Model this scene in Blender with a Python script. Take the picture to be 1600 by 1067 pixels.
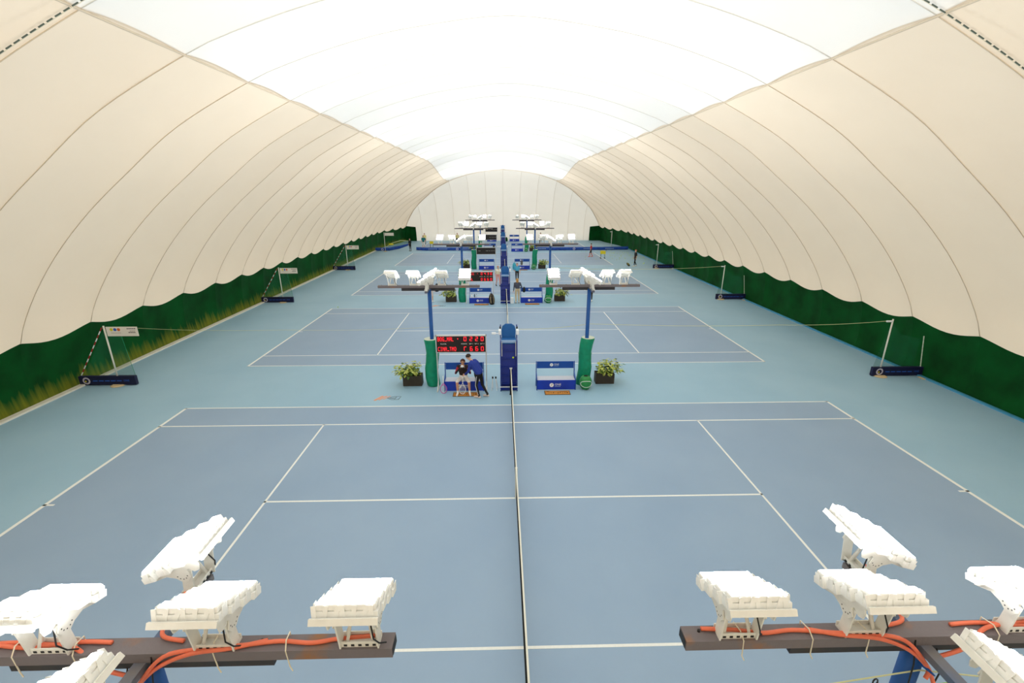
import bpy, bmesh, math, random
from mathutils import Vector, Matrix
random.seed(7)
R = math.radians
C = bpy.context.scene.collection
for o in list(bpy.data.objects): bpy.data.objects.remove(o)
sc = bpy.context.scene

# ------------------------------------------------------------------ camera, world, exposure
cam_d = bpy.data.cameras.new('camera'); cam = bpy.data.objects.new('camera', cam_d); C.objects.link(cam)
cam_d.sensor_width = 36.0; cam_d.lens = 719.4 * 36.0 / 1600.0; cam_d.clip_start = 0.05; cam_d.clip_end = 300
CAM = Vector((-0.334, -10.01, 7.446)); PITCH, YAW, ROLL = 0.3114, -0.0229, -0.0008
cam.matrix_world = (Matrix.Translation(CAM) @ Matrix.Rotation(YAW, 4, 'Z') @ Matrix.Rotation(math.pi / 2 - PITCH, 4, 'X')
                    @ Matrix.Rotation(ROLL, 4, 'Z'))
sc.camera = cam
w = bpy.data.worlds.new('world'); sc.world = w; w.use_nodes = True
w.node_tree.nodes['Background'].inputs[0].default_value = (0.95, 0.97, 1.0, 1)     # overcast daylight outside, seen only through the membrane
w.node_tree.nodes['Background'].inputs[1].default_value = 1.35
sc.view_settings.view_transform = 'Standard'; sc.view_settings.look = 'None'
sc.view_settings.gamma = 1.0; sc.view_settings.use_curve_mapping = False
sc.view_settings.exposure = 0.3
LAMP = 205.0           # radiance of the floodlight lenses (the hall is lit by these lamps bouncing off the membrane)
sc.cycles.use_denoising = True
sc.cycles.max_bounces = 10; sc.cycles.diffuse_bounces = 8; sc.cycles.transparent_max_bounces = 16

# ------------------------------------------------------------------ helpers
def lin(c):
    return tuple(((v / 255.0) / 12.92 if v / 255.0 <= 0.04045 else ((v / 255.0 + 0.055) / 1.055) ** 2.4) for v in c)

MATS = {}
def mat(name, rgb, rough=0.6, metal=0.0, noise=0.0, nscale=6.0, bump=0.0, bscale=30.0, rgb2=None, n2scale=None, emit=None, alpha=1.0, spec=0.4, ramp=(.35,.7)):
    if name in MATS: return MATS[name]
    m = bpy.data.materials.new(name); m.use_nodes = True; nt = m.node_tree; b = nt.nodes['Principled BSDF']
    c = lin(rgb) + (1,)
    b.inputs['Base Color'].default_value = c; b.inputs['Roughness'].default_value = rough
    b.inputs['Metallic'].default_value = metal; b.inputs['Specular IOR Level'].default_value = spec
    tc = nt.nodes.new('ShaderNodeTexCoord')
    if noise > 0 or rgb2:
        n = nt.nodes.new('ShaderNodeTexNoise'); n.inputs['Scale'].default_value = n2scale or nscale; n.inputs['Detail'].default_value = 6
        nt.links.new(tc.outputs['Object'], n.inputs['Vector'])
        mx = nt.nodes.new('ShaderNodeMix'); mx.data_type = 'RGBA'
        c2 = (lin(rgb2) + (1,)) if rgb2 else tuple(v * (1 - noise) for v in c[:3]) + (1,)
        mx.inputs['A'].default_value = c; mx.inputs['B'].default_value = c2
        rp = nt.nodes.new('ShaderNodeValToRGB'); rp.color_ramp.elements[0].position = ramp[0]; rp.color_ramp.elements[1].position = ramp[1]
        nt.links.new(n.outputs['Fac'], rp.inputs['Fac']); nt.links.new(rp.outputs['Color'], mx.inputs['Factor'])
        nt.links.new(mx.outputs['Result'], b.inputs['Base Color'])
    if bump > 0:
        n = nt.nodes.new('ShaderNodeTexNoise'); n.inputs['Scale'].default_value = bscale; n.inputs['Detail'].default_value = 4
        nt.links.new(tc.outputs['Object'], n.inputs['Vector'])
        bp = nt.nodes.new('ShaderNodeBump'); bp.inputs['Strength'].default_value = bump; bp.inputs['Distance'].default_value = 0.02
        nt.links.new(n.outputs['Fac'], bp.inputs['Height']); nt.links.new(bp.outputs['Normal'], b.inputs['Normal'])
    if emit:
        b.inputs['Emission Color'].default_value = lin(emit[0]) + (1,); b.inputs['Emission Strength'].default_value = emit[1]
    if alpha < 1: b.inputs['Alpha'].default_value = alpha
    MATS[name] = m; return m

class MB:
    """collects shapes, then links them as one mesh object"""
    def __init__(s): s.v = []; s.f = []; s.m = []
    def add(s, vs, fs, mi=0, M=None):
        k = len(s.v)
        s.v += [tuple((M @ Vector(p)) if M else p) for p in vs]
        s.f += [tuple(i + k for i in f) for f in fs]; s.m += [mi] * len(fs)
        return s
    def box(s, lo, hi, mi=0, M=None):
        x0, y0, z0 = lo; x1, y1, z1 = hi
        vs = [(x0,y0,z0),(x1,y0,z0),(x1,y1,z0),(x0,y1,z0),(x0,y0,z1),(x1,y0,z1),(x1,y1,z1),(x0,y1,z1)]
        return s.add(vs, [(3,2,1,0),(4,5,6,7),(0,1,5,4),(1,2,6,5),(2,3,7,6),(3,0,4,7)], mi, M)
    def rbox(s, lo, hi, r=0.01, mi=0, M=None):
        bm = bmesh.new(); bmesh.ops.create_cube(bm, size=1)
        for v in bm.verts: v.co = Vector([lo[i] + (v.co[i] + .5) * (hi[i] - lo[i]) for i in range(3)])
        bmesh.ops.bevel(bm, geom=bm.edges[:], offset=r, segments=2, affect='EDGES', profile=0.5)
        bm.verts.index_update()
        s.add([v.co[:] for v in bm.verts], [tuple(v.index for v in f.verts) for f in bm.faces], mi, M); bm.free(); return s
    def beam(s, a, b, wx, wz, mi=0, up=(0,0,1)):
        a = Vector(a); b = Vector(b); d = (b - a).normalized(); u = Vector(up)
        if abs(d.dot(u)) > .98: u = Vector((0, 1, 0))
        sx = d.cross(u).normalized() * wx / 2; sz = sx.cross(d).normalized() * wz / 2
        vs = [a - sx - sz, a + sx - sz, a + sx + sz, a - sx + sz, b - sx - sz, b + sx - sz, b + sx + sz, b - sx + sz]
        return s.add([v[:] for v in vs], [(0,1,2,3),(7,6,5,4),(0,4,5,1),(1,5,6,2),(2,6,7,3),(3,7,4,0)], mi)
    def tube(s, pts, r, n=8, mi=0, caps=True, r2=None):
        pts = [Vector(p) for p in pts]; vs = []; fs = []; N = len(pts); prev = None
        for i, p in enumerate(pts):
            d = (pts[min(i+1, N-1)] - pts[max(i-1, 0)]).normalized()
            u = prev if prev is not None else (Vector((0,0,1)) if abs(d.z) < .9 else Vector((1,0,0)))
            a = (u - d * u.dot(d)).normalized(); prev = a; b = d.cross(a)
            rr = r if r2 is None else r + (r2 - r) * i / (N - 1)
            if isinstance(r, (list, tuple)): rr = r[i]
            for k in range(n):
                t = 2 * math.pi * k / n; vs.append((p + (a * math.cos(t) + b * math.sin(t)) * rr)[:])
        for i in range(N - 1):
            for k in range(n): fs.append((i*n+k, i*n+(k+1)%n, (i+1)*n+(k+1)%n, (i+1)*n+k))
        if caps: fs += [tuple(range(n))[::-1], tuple((N-1)*n+k for k in range(n))]
        return s.add(vs, fs, mi)
    def lathe(s, prof, n=20, mi=0, M=None, off=None):
        vs = []; fs = []
        for i, (r, z) in enumerate(prof):
            ox, oy = off(z) if off else (0, 0)
            for k in range(n):
                t = 2*math.pi*k/n; vs.append((ox + r*math.cos(t), oy + r*math.sin(t), z))
        for i in range(len(prof)-1):
            for k in range(n): fs.append((i*n+k, i*n+(k+1)%n, (i+1)*n+(k+1)%n, (i+1)*n+k))
        fs += [tuple(range(n))[::-1], tuple((len(prof)-1)*n+k for k in range(n))]
        return s.add(vs, fs, mi, M)
    def prism(s, poly, x0, x1, mi=0, M=None):
        """polygon in the local yz plane, extruded along x"""
        n = len(poly); vs = [(x0, p[0], p[1]) for p in poly] + [(x1, p[0], p[1]) for p in poly]
        fs = [tuple(range(n))[::-1], tuple(range(n, 2*n))] + [(i, (i+1)%n, n+(i+1)%n, n+i) for i in range(n)]
        return s.add(vs, fs, mi, M)
    def sphere(s, c, r, n=12, mi=0, sc3=(1,1,1)):
        prof = [(max(1e-4, math.sin(math.pi*i/n)), -math.cos(math.pi*i/n)) for i in range(n+1)]
        M = Matrix.Translation(c) @ Matrix.Diagonal((r*sc3[0], r*sc3[1], r*sc3[2], 1))
        return s.lathe(prof, n + 4, mi, M)
    def mesh(s, name, mats, smooth=False):
        me = bpy.data.meshes.new(name); me.from_pydata(s.v, [], s.f)
        for m in (mats if isinstance(mats, (list, tuple)) else [mats]): me.materials.append(m)
        me.polygons.foreach_set('material_index', s.m)
        if smooth: me.polygons.foreach_set('use_smooth', [True] * len(s.f))
        me.update(); return me
    def build(s, name, mats, parent=None, smooth=False):
        return obj(name, s.mesh(name, mats, smooth), parent)

def obj(name, me, parent=None):
    o = bpy.data.objects.new(name, me); C.objects.link(o)
    if parent is not None: o.parent = parent
    return o
def empty(name, loc=(0,0,0), rz=0.0):
    o = bpy.data.objects.new(name, None); C.objects.link(o); o.location = loc; o.rotation_euler = (0,0,rz); o.empty_display_size = .1
    return o
def tag(o, label=None, cat=None, group=None, kind=None):
    if label: o['label'] = label
    if cat: o['category'] = cat
    if group: o['group'] = group
    if kind: o['kind'] = kind
    return o
def copy_tree(o, parent=None):
    c = o.copy(); C.objects.link(c); c.parent = parent
    for ch in o.children: copy_tree(ch, c)
    return c
def text_mesh(s, size, name, m, align='CENTER', ext=0.002):
    cu = bpy.data.curves.new(name, 'FONT'); cu.body = s; cu.size = size; cu.align_x = align; cu.align_y = 'CENTER'; cu.extrude = ext
    cu.resolution_u = 2
    t = bpy.data.objects.new(name, cu); C.objects.link(t)
    dg = bpy.context.evaluated_depsgraph_get(); me = bpy.data.meshes.new_from_object(t.evaluated_get(dg))
    bpy.data.objects.remove(t); bpy.data.curves.remove(cu)
    me.materials.clear(); me.materials.append(m); me.name = name
    return me
FRONT = Matrix.Rotation(R(90), 4, 'X')      # lettering that stands upright and is read from -Y

# materials
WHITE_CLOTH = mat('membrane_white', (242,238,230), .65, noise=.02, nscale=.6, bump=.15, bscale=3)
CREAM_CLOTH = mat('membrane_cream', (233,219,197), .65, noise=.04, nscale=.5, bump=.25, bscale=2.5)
SEAM = mat('membrane_seam', (206,190,166), .7)
SEAMW = mat('crown_seam', (226,222,212), .7)
END_CLOTH = mat('end_membrane', (240,234,222), .65, noise=.03, nscale=.6, bump=.2, bscale=2.5)
GREEN_R = mat('curtain_green', (6,80,32), .7, rgb2=(5,58,21), n2scale=.8, bump=.3, bscale=4, spec=.1)
LINE = mat('court_line_paint', (236,240,238), .55, noise=.05, nscale=20)
OUTER = mat('acrylic_outer_blue', (154,190,213), .55, rgb2=(145,183,208), n2scale=.35, bump=.06, bscale=120)
INNER = mat('acrylic_court_blue', (147,172,199), .55, rgb2=(140,166,195), n2scale=.4, bump=.06, bscale=120)
STEELW = mat('white_painted_steel', (226,224,216), .5, noise=.06, nscale=14)
LENS = mat('lit_lens', (255,255,255), .3, emit=((250,252,255), LAMP))
MODW = mat('white_module_cover', (236,236,232), .5, noise=.05, nscale=25)
RUST = mat('rusty_dark_steel', (112,104,106), .65, rgb2=(150,100,48), n2scale=1.7, bump=.2, bscale=25, ramp=(.56,.68))
BEAMSIDE = mat('dark_steel', (44,44,52), .6, rgb2=(58,52,50), n2scale=4)
BLUEPOLE = mat('blue_painted_steel', (18,84,160), .5, noise=.15, nscale=5)
SLATE = mat('blue_grey_painted_bar', (86,104,134), .5, rgb2=(112,104,98), n2scale=3)
ORANGE = mat('orange_cable_sheath', (230,116,84), .5, noise=.1, nscale=9)
TIE = mat('cream_cable_tie', (224,214,190), .6)
BLACK = mat('black_plastic', (22,22,24), .5)
PADG = mat('green_vinyl_padding', (2,148,110), .45, rgb2=(2,130,96), n2scale=5, bump=.5, bscale=7)
FOAM = mat('pale_foam', (206,214,196), .8)
BLUEBD = mat('blue_board', (20,58,182), .45, noise=.1, nscale=4)
BLUEBK = mat('blue_back_board', (14,74,164), .45, noise=.1, nscale=4)
GREYW = mat('pale_grey_slat', (200,206,220), .5, noise=.06, nscale=20)
CHAIRB = mat('umpire_chair_blue', (14,42,138), .45, noise=.15, nscale=3)
CHAIRL = mat('umpire_cushion_blue', (34,100,168), .6, noise=.1, nscale=6)
CHAIRP = mat('pale_blue_seat_edge', (150,178,214), .6)
WHITEP = mat('white_plastic', (236,238,240), .4)
BOARD = mat('scoreboard_black', (30,24,20), .5)
LEDR = mat('red_led', (235,40,50), .4, emit=((255,30,45), 1.1))
CAPW = mat('scoreboard_caption', (226,222,214), .5)
ALU = mat('aluminium_frame', (206,206,202), .35, metal=.3)
POT = mat('dark_brown_planter', (58,50,40), .6, noise=.15, nscale=8, bump=.2, bscale=12)
LEAF = mat('variegated_leaf', (148,170,58), .5, rgb2=(210,212,124), n2scale=14)
LEAF2 = mat('dark_leaf', (52,88,26), .5, rgb2=(84,120,36), n2scale=12)
SOIL = mat('soil', (46,34,24), .9)
MATO = mat('coir_mat', (214,150,70), .9, rgb2=(190,120,50), n2scale=30, bump=.5, bscale=200)
MATE = mat('coir_mat_border', (70,52,34), .9)
BALLG = mat('ball_bin_green', (44,140,74), .5, noise=.1, nscale=8)
BALLY = mat('tennis_ball_felt', (206,226,60), .9, bump=.3, bscale=120)
NAVY = mat('navy_banner', (14,18,62), .55, noise=.2, nscale=3)
DIVB = mat('royal_blue_banner', (22,62,150), .5, rgb2=(30,84,176), n2scale=2, bump=.5, bscale=2.5)
BTXT = mat('blue_banner_print', (40,92,190), .5)
SILV = mat('silver_badge', (196,190,206), .5)
WOOD = mat('pale_wood_base', (218,196,156), .7, noise=.1, nscale=10)
REDP = mat('red_plastic', (160,24,30), .5)
SIGN = mat('white_sign_board', (232,224,214), .55)
CORD = mat('yellow_green_cord', (208,210,160), .7)
NETBLK = mat('black_net_twine', (20,22,24), .8)
NETBAND = mat('white_net_band', (226,226,214), .7)
DGREY = mat('dark_rope', (84,94,84), .8)
YEL = mat('yellow_plastic', (222,206,40), .5)
KERBB = mat('blue_kerb', (70,150,190), .6)
KERBW = mat('white_kerb', (232,228,216), .6, noise=.06, nscale=4)
def translucent(m, rgb, fac):
    nt = m.node_tree; b = nt.nodes['Principled BSDF']; o = [n for n in nt.nodes if n.type == 'OUTPUT_MATERIAL'][0]
    t = nt.nodes.new('ShaderNodeBsdfTranslucent'); t.inputs['Color'].default_value = lin(rgb) + (1,)
    mx = nt.nodes.new('ShaderNodeMixShader'); mx.inputs[0].default_value = fac
    nt.links.new(b.outputs[0], mx.inputs[1]); nt.links.new(t.outputs[0], mx.inputs[2]); nt.links.new(mx.outputs[0], o.inputs['Surface'])
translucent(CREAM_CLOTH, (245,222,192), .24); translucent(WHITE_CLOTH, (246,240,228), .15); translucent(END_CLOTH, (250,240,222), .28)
def net_mat(name, rgb, cover):
    m = bpy.data.materials.new(name); m.use_nodes = True; nt = m.node_tree; b = nt.nodes['Principled BSDF']
    b.inputs['Base Color'].default_value = lin(rgb) + (1,); b.inputs['Roughness'].default_value = .8
    b.inputs['Alpha'].default_value = cover; return m
GNET = net_mat('fine_green_netting', (24,130,92), .28)

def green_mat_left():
    """green curtain with yellowish light seeping in along the foot, painted into its colour"""
    m = GREEN_R.copy(); m.name = 'curtain_green_painted_light_foot'; nt = m.node_tree; b = nt.nodes['Principled BSDF']
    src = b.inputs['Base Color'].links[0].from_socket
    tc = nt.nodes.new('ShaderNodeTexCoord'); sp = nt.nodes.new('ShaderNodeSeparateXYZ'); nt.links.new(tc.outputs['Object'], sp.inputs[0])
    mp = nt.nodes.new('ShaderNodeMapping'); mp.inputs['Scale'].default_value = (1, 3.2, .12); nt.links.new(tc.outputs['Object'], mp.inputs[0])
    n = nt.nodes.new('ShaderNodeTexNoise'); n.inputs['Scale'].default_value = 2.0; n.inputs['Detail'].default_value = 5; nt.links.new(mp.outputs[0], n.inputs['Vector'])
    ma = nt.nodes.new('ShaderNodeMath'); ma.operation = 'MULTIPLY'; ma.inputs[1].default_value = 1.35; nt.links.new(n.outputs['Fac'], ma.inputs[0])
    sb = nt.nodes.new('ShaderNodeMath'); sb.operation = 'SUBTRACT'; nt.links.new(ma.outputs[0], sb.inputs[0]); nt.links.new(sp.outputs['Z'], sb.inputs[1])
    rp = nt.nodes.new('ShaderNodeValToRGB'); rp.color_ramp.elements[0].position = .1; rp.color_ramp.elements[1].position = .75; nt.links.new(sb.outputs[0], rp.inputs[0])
    mx = nt.nodes.new('ShaderNodeMix'); mx.data_type = 'RGBA'; nt.links.new(src, mx.inputs['A']); mx.inputs['B'].default_value = lin((118,124,36)) + (1,)  # yellow-green tint stands in for light seeping in at the curtain foot
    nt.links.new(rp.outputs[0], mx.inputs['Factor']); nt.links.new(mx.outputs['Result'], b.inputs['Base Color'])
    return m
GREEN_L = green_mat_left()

# ------------------------------------------------------------------ the inflated hall
XP = [(17.55,0),(17.62,.9),(17.40,2.38),(16.62,3.78),(15.4,5.32),(13.9,6.78),(12.2,8.12),(10.4,9.42),(8.0,10.66),(6.7,11.17),(4.73,11.76),(2.8,12.15),(0,12.45)]
def catmull(P, n=14):
    out = []
    for i in range(len(P) - 1):
        p0 = P[max(i-1,0)]; p1 = P[i]; p2 = P[i+1]; p3 = P[min(i+2, len(P)-1)]
        if i + 2 >= len(P): p3 = (-p1[0], p1[1])
        for k in range(n):
            t = k / n
            out.append(tuple(.5*((2*p1[j]) + (-p0[j]+p2[j])*t + (2*p0[j]-5*p1[j]+4*p2[j]-p3[j])*t*t + (-p0[j]+3*p1[j]-3*p2[j]+p3[j])*t**3) for j in (0,1)))
    out.append(P[-1]); return out
PR = catmull(XP); AL = [0.0]
for a, b in zip(PR, PR[1:]): AL.append(AL[-1] + math.hypot(b[0]-a[0], b[1]-a[1]))
def interp(xs, ys, x):
    if x <= xs[0]: return ys[0]
    for i in range(len(xs)-1):
        if x <= xs[i+1]:
            t = (x-xs[i]) / max(1e-9, xs[i+1]-xs[i]); return ys[i] + (ys[i+1]-ys[i])*t
    return ys[-1]
def prof(t): return interp(AL, [p[0] for p in PR], t), interp(AL, [p[1] for p in PR], t)
def t_of_z(z): return interp([p[1] for p in PR], AL, z)
def t_of_x(x):
    k = max(range(len(PR)), key=lambda i: PR[i][0])
    xs = [-p[0] for p in PR[k:]]; return interp(xs, AL[k:], -x)
def sm(x): x = max(0, min(1, x)); return x*x*(3-2*x)
Y0, BAY, KEND = 5.9, 2.9333, 21
YE = Y0 + BAY*KEND                        # 67.5, foot of the end wall
YHIP = Y0 + BAY*18
def hw(y): return 1 - (1 - 15.9/17.55) * sm((y-56)/11.5)
def hz(y): return 1 - .18 * sm((y-42)/16)
def vault(t, y, side):
    x, z = prof(t)
    if z > 2.38: z = 2.38 + (z-2.38)*hz(y)
    return Vector((side*x*hw(y), y, z))
HIP = [(0,YHIP),(5,59.4),(8.35,60.8),(10.9,62.6),(13.7,64.7),(15.9,YE)]
def hip_x(y): return interp([h[1] for h in HIP], [h[0] for h in HIP], y)
def hip_y(x): return interp([h[0] for h in HIP], [h[1] for h in HIP], abs(x))
TCUSP, T8, TTOP = t_of_z(2.38), t_of_x(8.0), AL[-1]
def pt(t, y, side, s, amp):
    p = vault(t, y, side); d = .02
    a = vault(max(0,t-d), y, side); b = vault(min(TTOP,t+d), y, side)
    tg = (b-a).normalized(); n = Vector((tg.z*side, 0, -tg.x*side))
    if n.x*side < 0 and abs(n.x) > .01: n = -n
    if n.z < -.3: n = -n
    if TTOP - t < .05: n = Vector((0,0,1))
    e = min(1.0, abs(t-T8)/1.6); f = .45 + .55*sm(e)
    amp = .1 + .2*sm((t-TCUSP+.6)/2.0)
    if y > YHIP - .01: f *= sm((t_hip(y)-t)/1.2)
    return p + n * amp * f * max(0.0, math.sin(math.pi*s)) ** .8
def panel(side, k, lo, hi, nu, nv, amp, flip):
    """a fabric gore between two seams; lo and hi give the profile range at (y, s)"""
    mb = MB(); vs = []; fs = []
    for i in range(nv+1):
        s = i/nv; y = Y0 + BAY*(k+s); a = lo(y,s); b = hi(y,s)
        for j in range(nu+1):
            vs.append(pt(a+(b-a)*j/nu, y, side, s, amp)[:])
    for i in range(nv):
        for j in range(nu):
            q = (i*(nu+1)+j, i*(nu+1)+j+1, (i+1)*(nu+1)+j+1, (i+1)*(nu+1)+j)
            fs.append(q[::-1] if flip else q)
    return mb.add(vs, fs)
def t_hip(y):
    if y <= YHIP: return TTOP
    return max(TCUSP, t_of_x(min(17.4, hip_x(y)/hw(y))))

ceiling = tag(empty('ceiling'), 'white inflated membrane vault sewn from curved gores', 'ceiling', kind='structure')
wall_l = tag(empty('wall_left', (0,0,0)), 'green lower curtain wall with dusty foot beside white kerb', 'wall', kind='structure')  # 'dusty foot' is seeping yellowish light painted into the curtain colour
wall_r = tag(empty('wall_right', (0,0,0)), 'green lower curtain wall beside blue kerb', 'wall', kind='structure')
wall_b = tag(empty('wall_back', (0,0,0)), 'cream membrane end wall with upright seams', 'wall', kind='structure')
wall_f = tag(empty('wall_front', (0,0,0)), 'cream membrane end wall behind the viewer', 'wall', kind='structure')
KST = -6
top_green = lambda y, s: TCUSP - .33*math.sin(math.pi*s)
for k in range(KST, KEND):
    for side in (-1, 1):
        w_ = wall_l if side < 0 else wall_r
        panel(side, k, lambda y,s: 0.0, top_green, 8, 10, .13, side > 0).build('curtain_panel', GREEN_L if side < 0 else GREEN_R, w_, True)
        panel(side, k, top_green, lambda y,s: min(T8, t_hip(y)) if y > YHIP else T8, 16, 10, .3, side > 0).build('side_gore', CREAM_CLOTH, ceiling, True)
        if 58.6 < Y0 + BAY*k < 61.0:
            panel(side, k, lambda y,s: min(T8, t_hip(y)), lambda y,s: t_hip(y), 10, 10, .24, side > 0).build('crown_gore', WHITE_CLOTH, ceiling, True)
    if Y0 + BAY*k < 58.6:
        vs = []; fs = []; nu, nv = 24, 10
        for i in range(nv+1):
            for j in range(nu+1):
                u = -1 + 2*j/nu; vs.append(pt(T8 + (TTOP-T8)*(1-abs(u)), Y0 + BAY*(k+i/nv), -1 if u < 0 else 1, i/nv, .24)[:])
        for i in range(nv):
            for j in range(nu): fs.append((i*(nu+1)+j, i*(nu+1)+j+1, (i+1)*(nu+1)+j+1, (i+1)*(nu+1)+j))
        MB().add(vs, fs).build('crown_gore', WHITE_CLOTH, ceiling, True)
# seams: arches across the hall and the two long seams
for k in range(KST, KEND):
    y = Y0 + BAY*k; te = t_hip(y)
    for side in (-1, 1):
        tm = min(te, T8)
        MB().tube([vault(TCUSP + (tm-TCUSP)*i/24, y, side) + Vector((-side*.01,0,-.01)) for i in range(25)], .011, 5).build('arch_seam', SEAM, ceiling, True)
        if te > T8 + .1: MB().tube([vault(T8 + (te-T8)*i/12, y, side) + Vector((-side*.005,0,-.008)) for i in range(13)], .009, 5).build('arch_seam', SEAMW, ceiling, True)
for side in (-1, 1):
    ys = [Y0+BAY*KST + (60.4-(Y0+BAY*KST))*i/40 for i in range(41)]
    MB().tube([vault(T8, y, side) + Vector((-side*.02,0,-.02)) for y in ys], .028, 6).build('long_seam', SEAM, ceiling, True)
for side in (-1, 1):
    hp = []
    for i in range(61):
        y = YHIP + (YE-.02-YHIP)*i/60; hp.append(vault(t_hip(y), y, side))
    MB().tube(hp, .07, 8).build('hip_seam', CREAM_CLOTH, ceiling, True)
# end wall: gores of the far end, closing on the hip crease
EB = [-15.9] + [i*2.65 for i in range(-5, 6)] + [15.9]
def endpt(x, u, s, amp):
    xx = min(abs(x), 15.88); yh = hip_y(xx); th = t_hip(max(yh, YHIP+.001)) if xx < 15.88 else TCUSP
    zh = vault(max(TCUSP, t_of_x(min(17.4, xx/hw(yh)))), yh, 1).z
    a = u*math.pi/2; y = YE - (YE-yh)*(1-math.cos(a)); z = zh*math.sin(a)
    b = amp*max(0.0, math.sin(math.pi*s))**.8 * math.sin(math.pi*min(1,u*1.0))**.5 if u < 1 else 0
    return Vector((x, y + b*math.cos(a), z + b*math.sin(a)))
for i in range(len(EB)-1):
    x0, x1 = EB[i], EB[i+1]; corner = i in (0, len(EB)-2); n, nv = 14, 8; vs = []; fs = []
    for a in range(nv+1):
        for j in range(n+1): vs.append(endpt(x0+(x1-x0)*a/nv, j/n, a/nv, .16)[:])
    for a in range(nv):
        for j in range(n): fs.append((a*(n+1)+j, (a+1)*(n+1)+j, (a+1)*(n+1)+j+1, a*(n+1)+j+1))
    MB().add(vs, fs).build('end_gore', END_CLOTH, wall_b, True)
    if i: MB().tube([endpt(x0, j/16, 0, 0) + Vector((0,-.03,0)) for j in range(17)], .016, 5).build('upright_seam', SEAM, wall_b, True)
for side in (-1, 1):   # green curtain turning the far corner
    mb = MB(); vs = []; fs = []
    for a in range(7):
        x = side*(16.2 - 2.05*a/6)
        for j in range(6): vs.append((x, YE - .16 - .5*(j/5)**2*(a/6) - .06*math.sin(a*2.1), 2.42*j/5*(1-.01*a)))
    for a in range(6):
        for j in range(5): fs.append((a*6+j, (a+1)*6+j, (a+1)*6+j+1, a*6+j+1))
    mb.add(vs, fs).build('corner_curtain', GREEN_R, wall_b, True)
pts = [vault(TTOP*i/40, Y0+BAY*KST, -1) for i in range(41)] + [vault(TTOP*(40-i)/40, Y0+BAY*KST, 1) for i in range(1, 41)]
MB().add([p[:] for p in pts], [tuple(range(len(pts)))]).build('end_gore', CREAM_CLOTH, wall_f)

# floor, courts, lines
floor = tag(MB().box((-17.7, -12.2, -.2), (17.7, 68, 0)).build('floor', OUTER), 'blue acrylic tennis hall floor with painted courts', 'floor', kind='structure')
COURTS = [0.0, 15.22, 30.4, 45.55, 59.6]
Hc, Dc, Gc, Sc = 11.885, 5.485, 4.115, 6.4
for cy in COURTS:
    cs = MB().box((-Hc, -Dc, 0), (Hc, Dc, .003)).build('court_surface', INNER, floor); cs.location = (0, cy, 0)
    def ln(x0, y0, x1, y1):
        MB().box((x0, y0, .002), (x1, y1, .006)).build('court_line', LINE, cs)
    for s in (-1, 1):
        ln(-Hc, s*Dc - (.055 if s > 0 else 0), Hc, s*Dc + (.055 if s < 0 else 0))
        ln(-Hc, s*Gc - (.055 if s > 0 else 0), Hc, s*Gc + (.055 if s < 0 else 0))
        ln(min(s*Hc, s*(Hc-.09)), -Dc, max(s*Hc, s*(Hc-.09)), Dc)
        ln(min(s*Sc, s*(Sc-.055)), -Gc, max(s*Sc, s*(Sc-.055)), Gc)
        ln(min(s*Hc, s*(Hc-.28)), -.03, max(s*Hc, s*(Hc-.28)), .03)
    ln(-Sc, -.028, Sc, .028)
tag(MB().box((-17.52, -11.6, 0), (-17.3, 55.5, .07)).build('baseboard_left', KERBW), 'white kerb strip along the foot of the green curtain', 'kerb', kind='structure')
tag(MB().box((17.4, -11.6, 0), (17.53, 57, .06)).build('baseboard_right', KERBB), 'thin blue kerb strip along the foot of the green curtain', 'kerb', kind='structure')
# dark lashing rope on the nearest arch seam
yr = Y0 + BAY*-2 - .25
for side in (-1, 1):
    ps = [vault(TCUSP + (T8+.6-TCUSP)*i/70, yr, side) + Vector((-side*.05,0,-.05)) for i in range(71)]
    t = tag(empty('lashing_rope'), 'dark lashing rope laced along the overhead seam on the %s kerb side' % ('white' if side < 0 else 'blue'), 'rope')
    k = MB()
    for a, b in zip(ps, ps[1:]): k.tube([a, a.lerp(b, .68)], .013, 5)
    tag(k.build('lacing', DGREY, t), kind='stuff')
    MB().tube([p + Vector((0,.03,0)) for p in ps], .008, 4).build('guide_cord', TIE, t)

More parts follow.
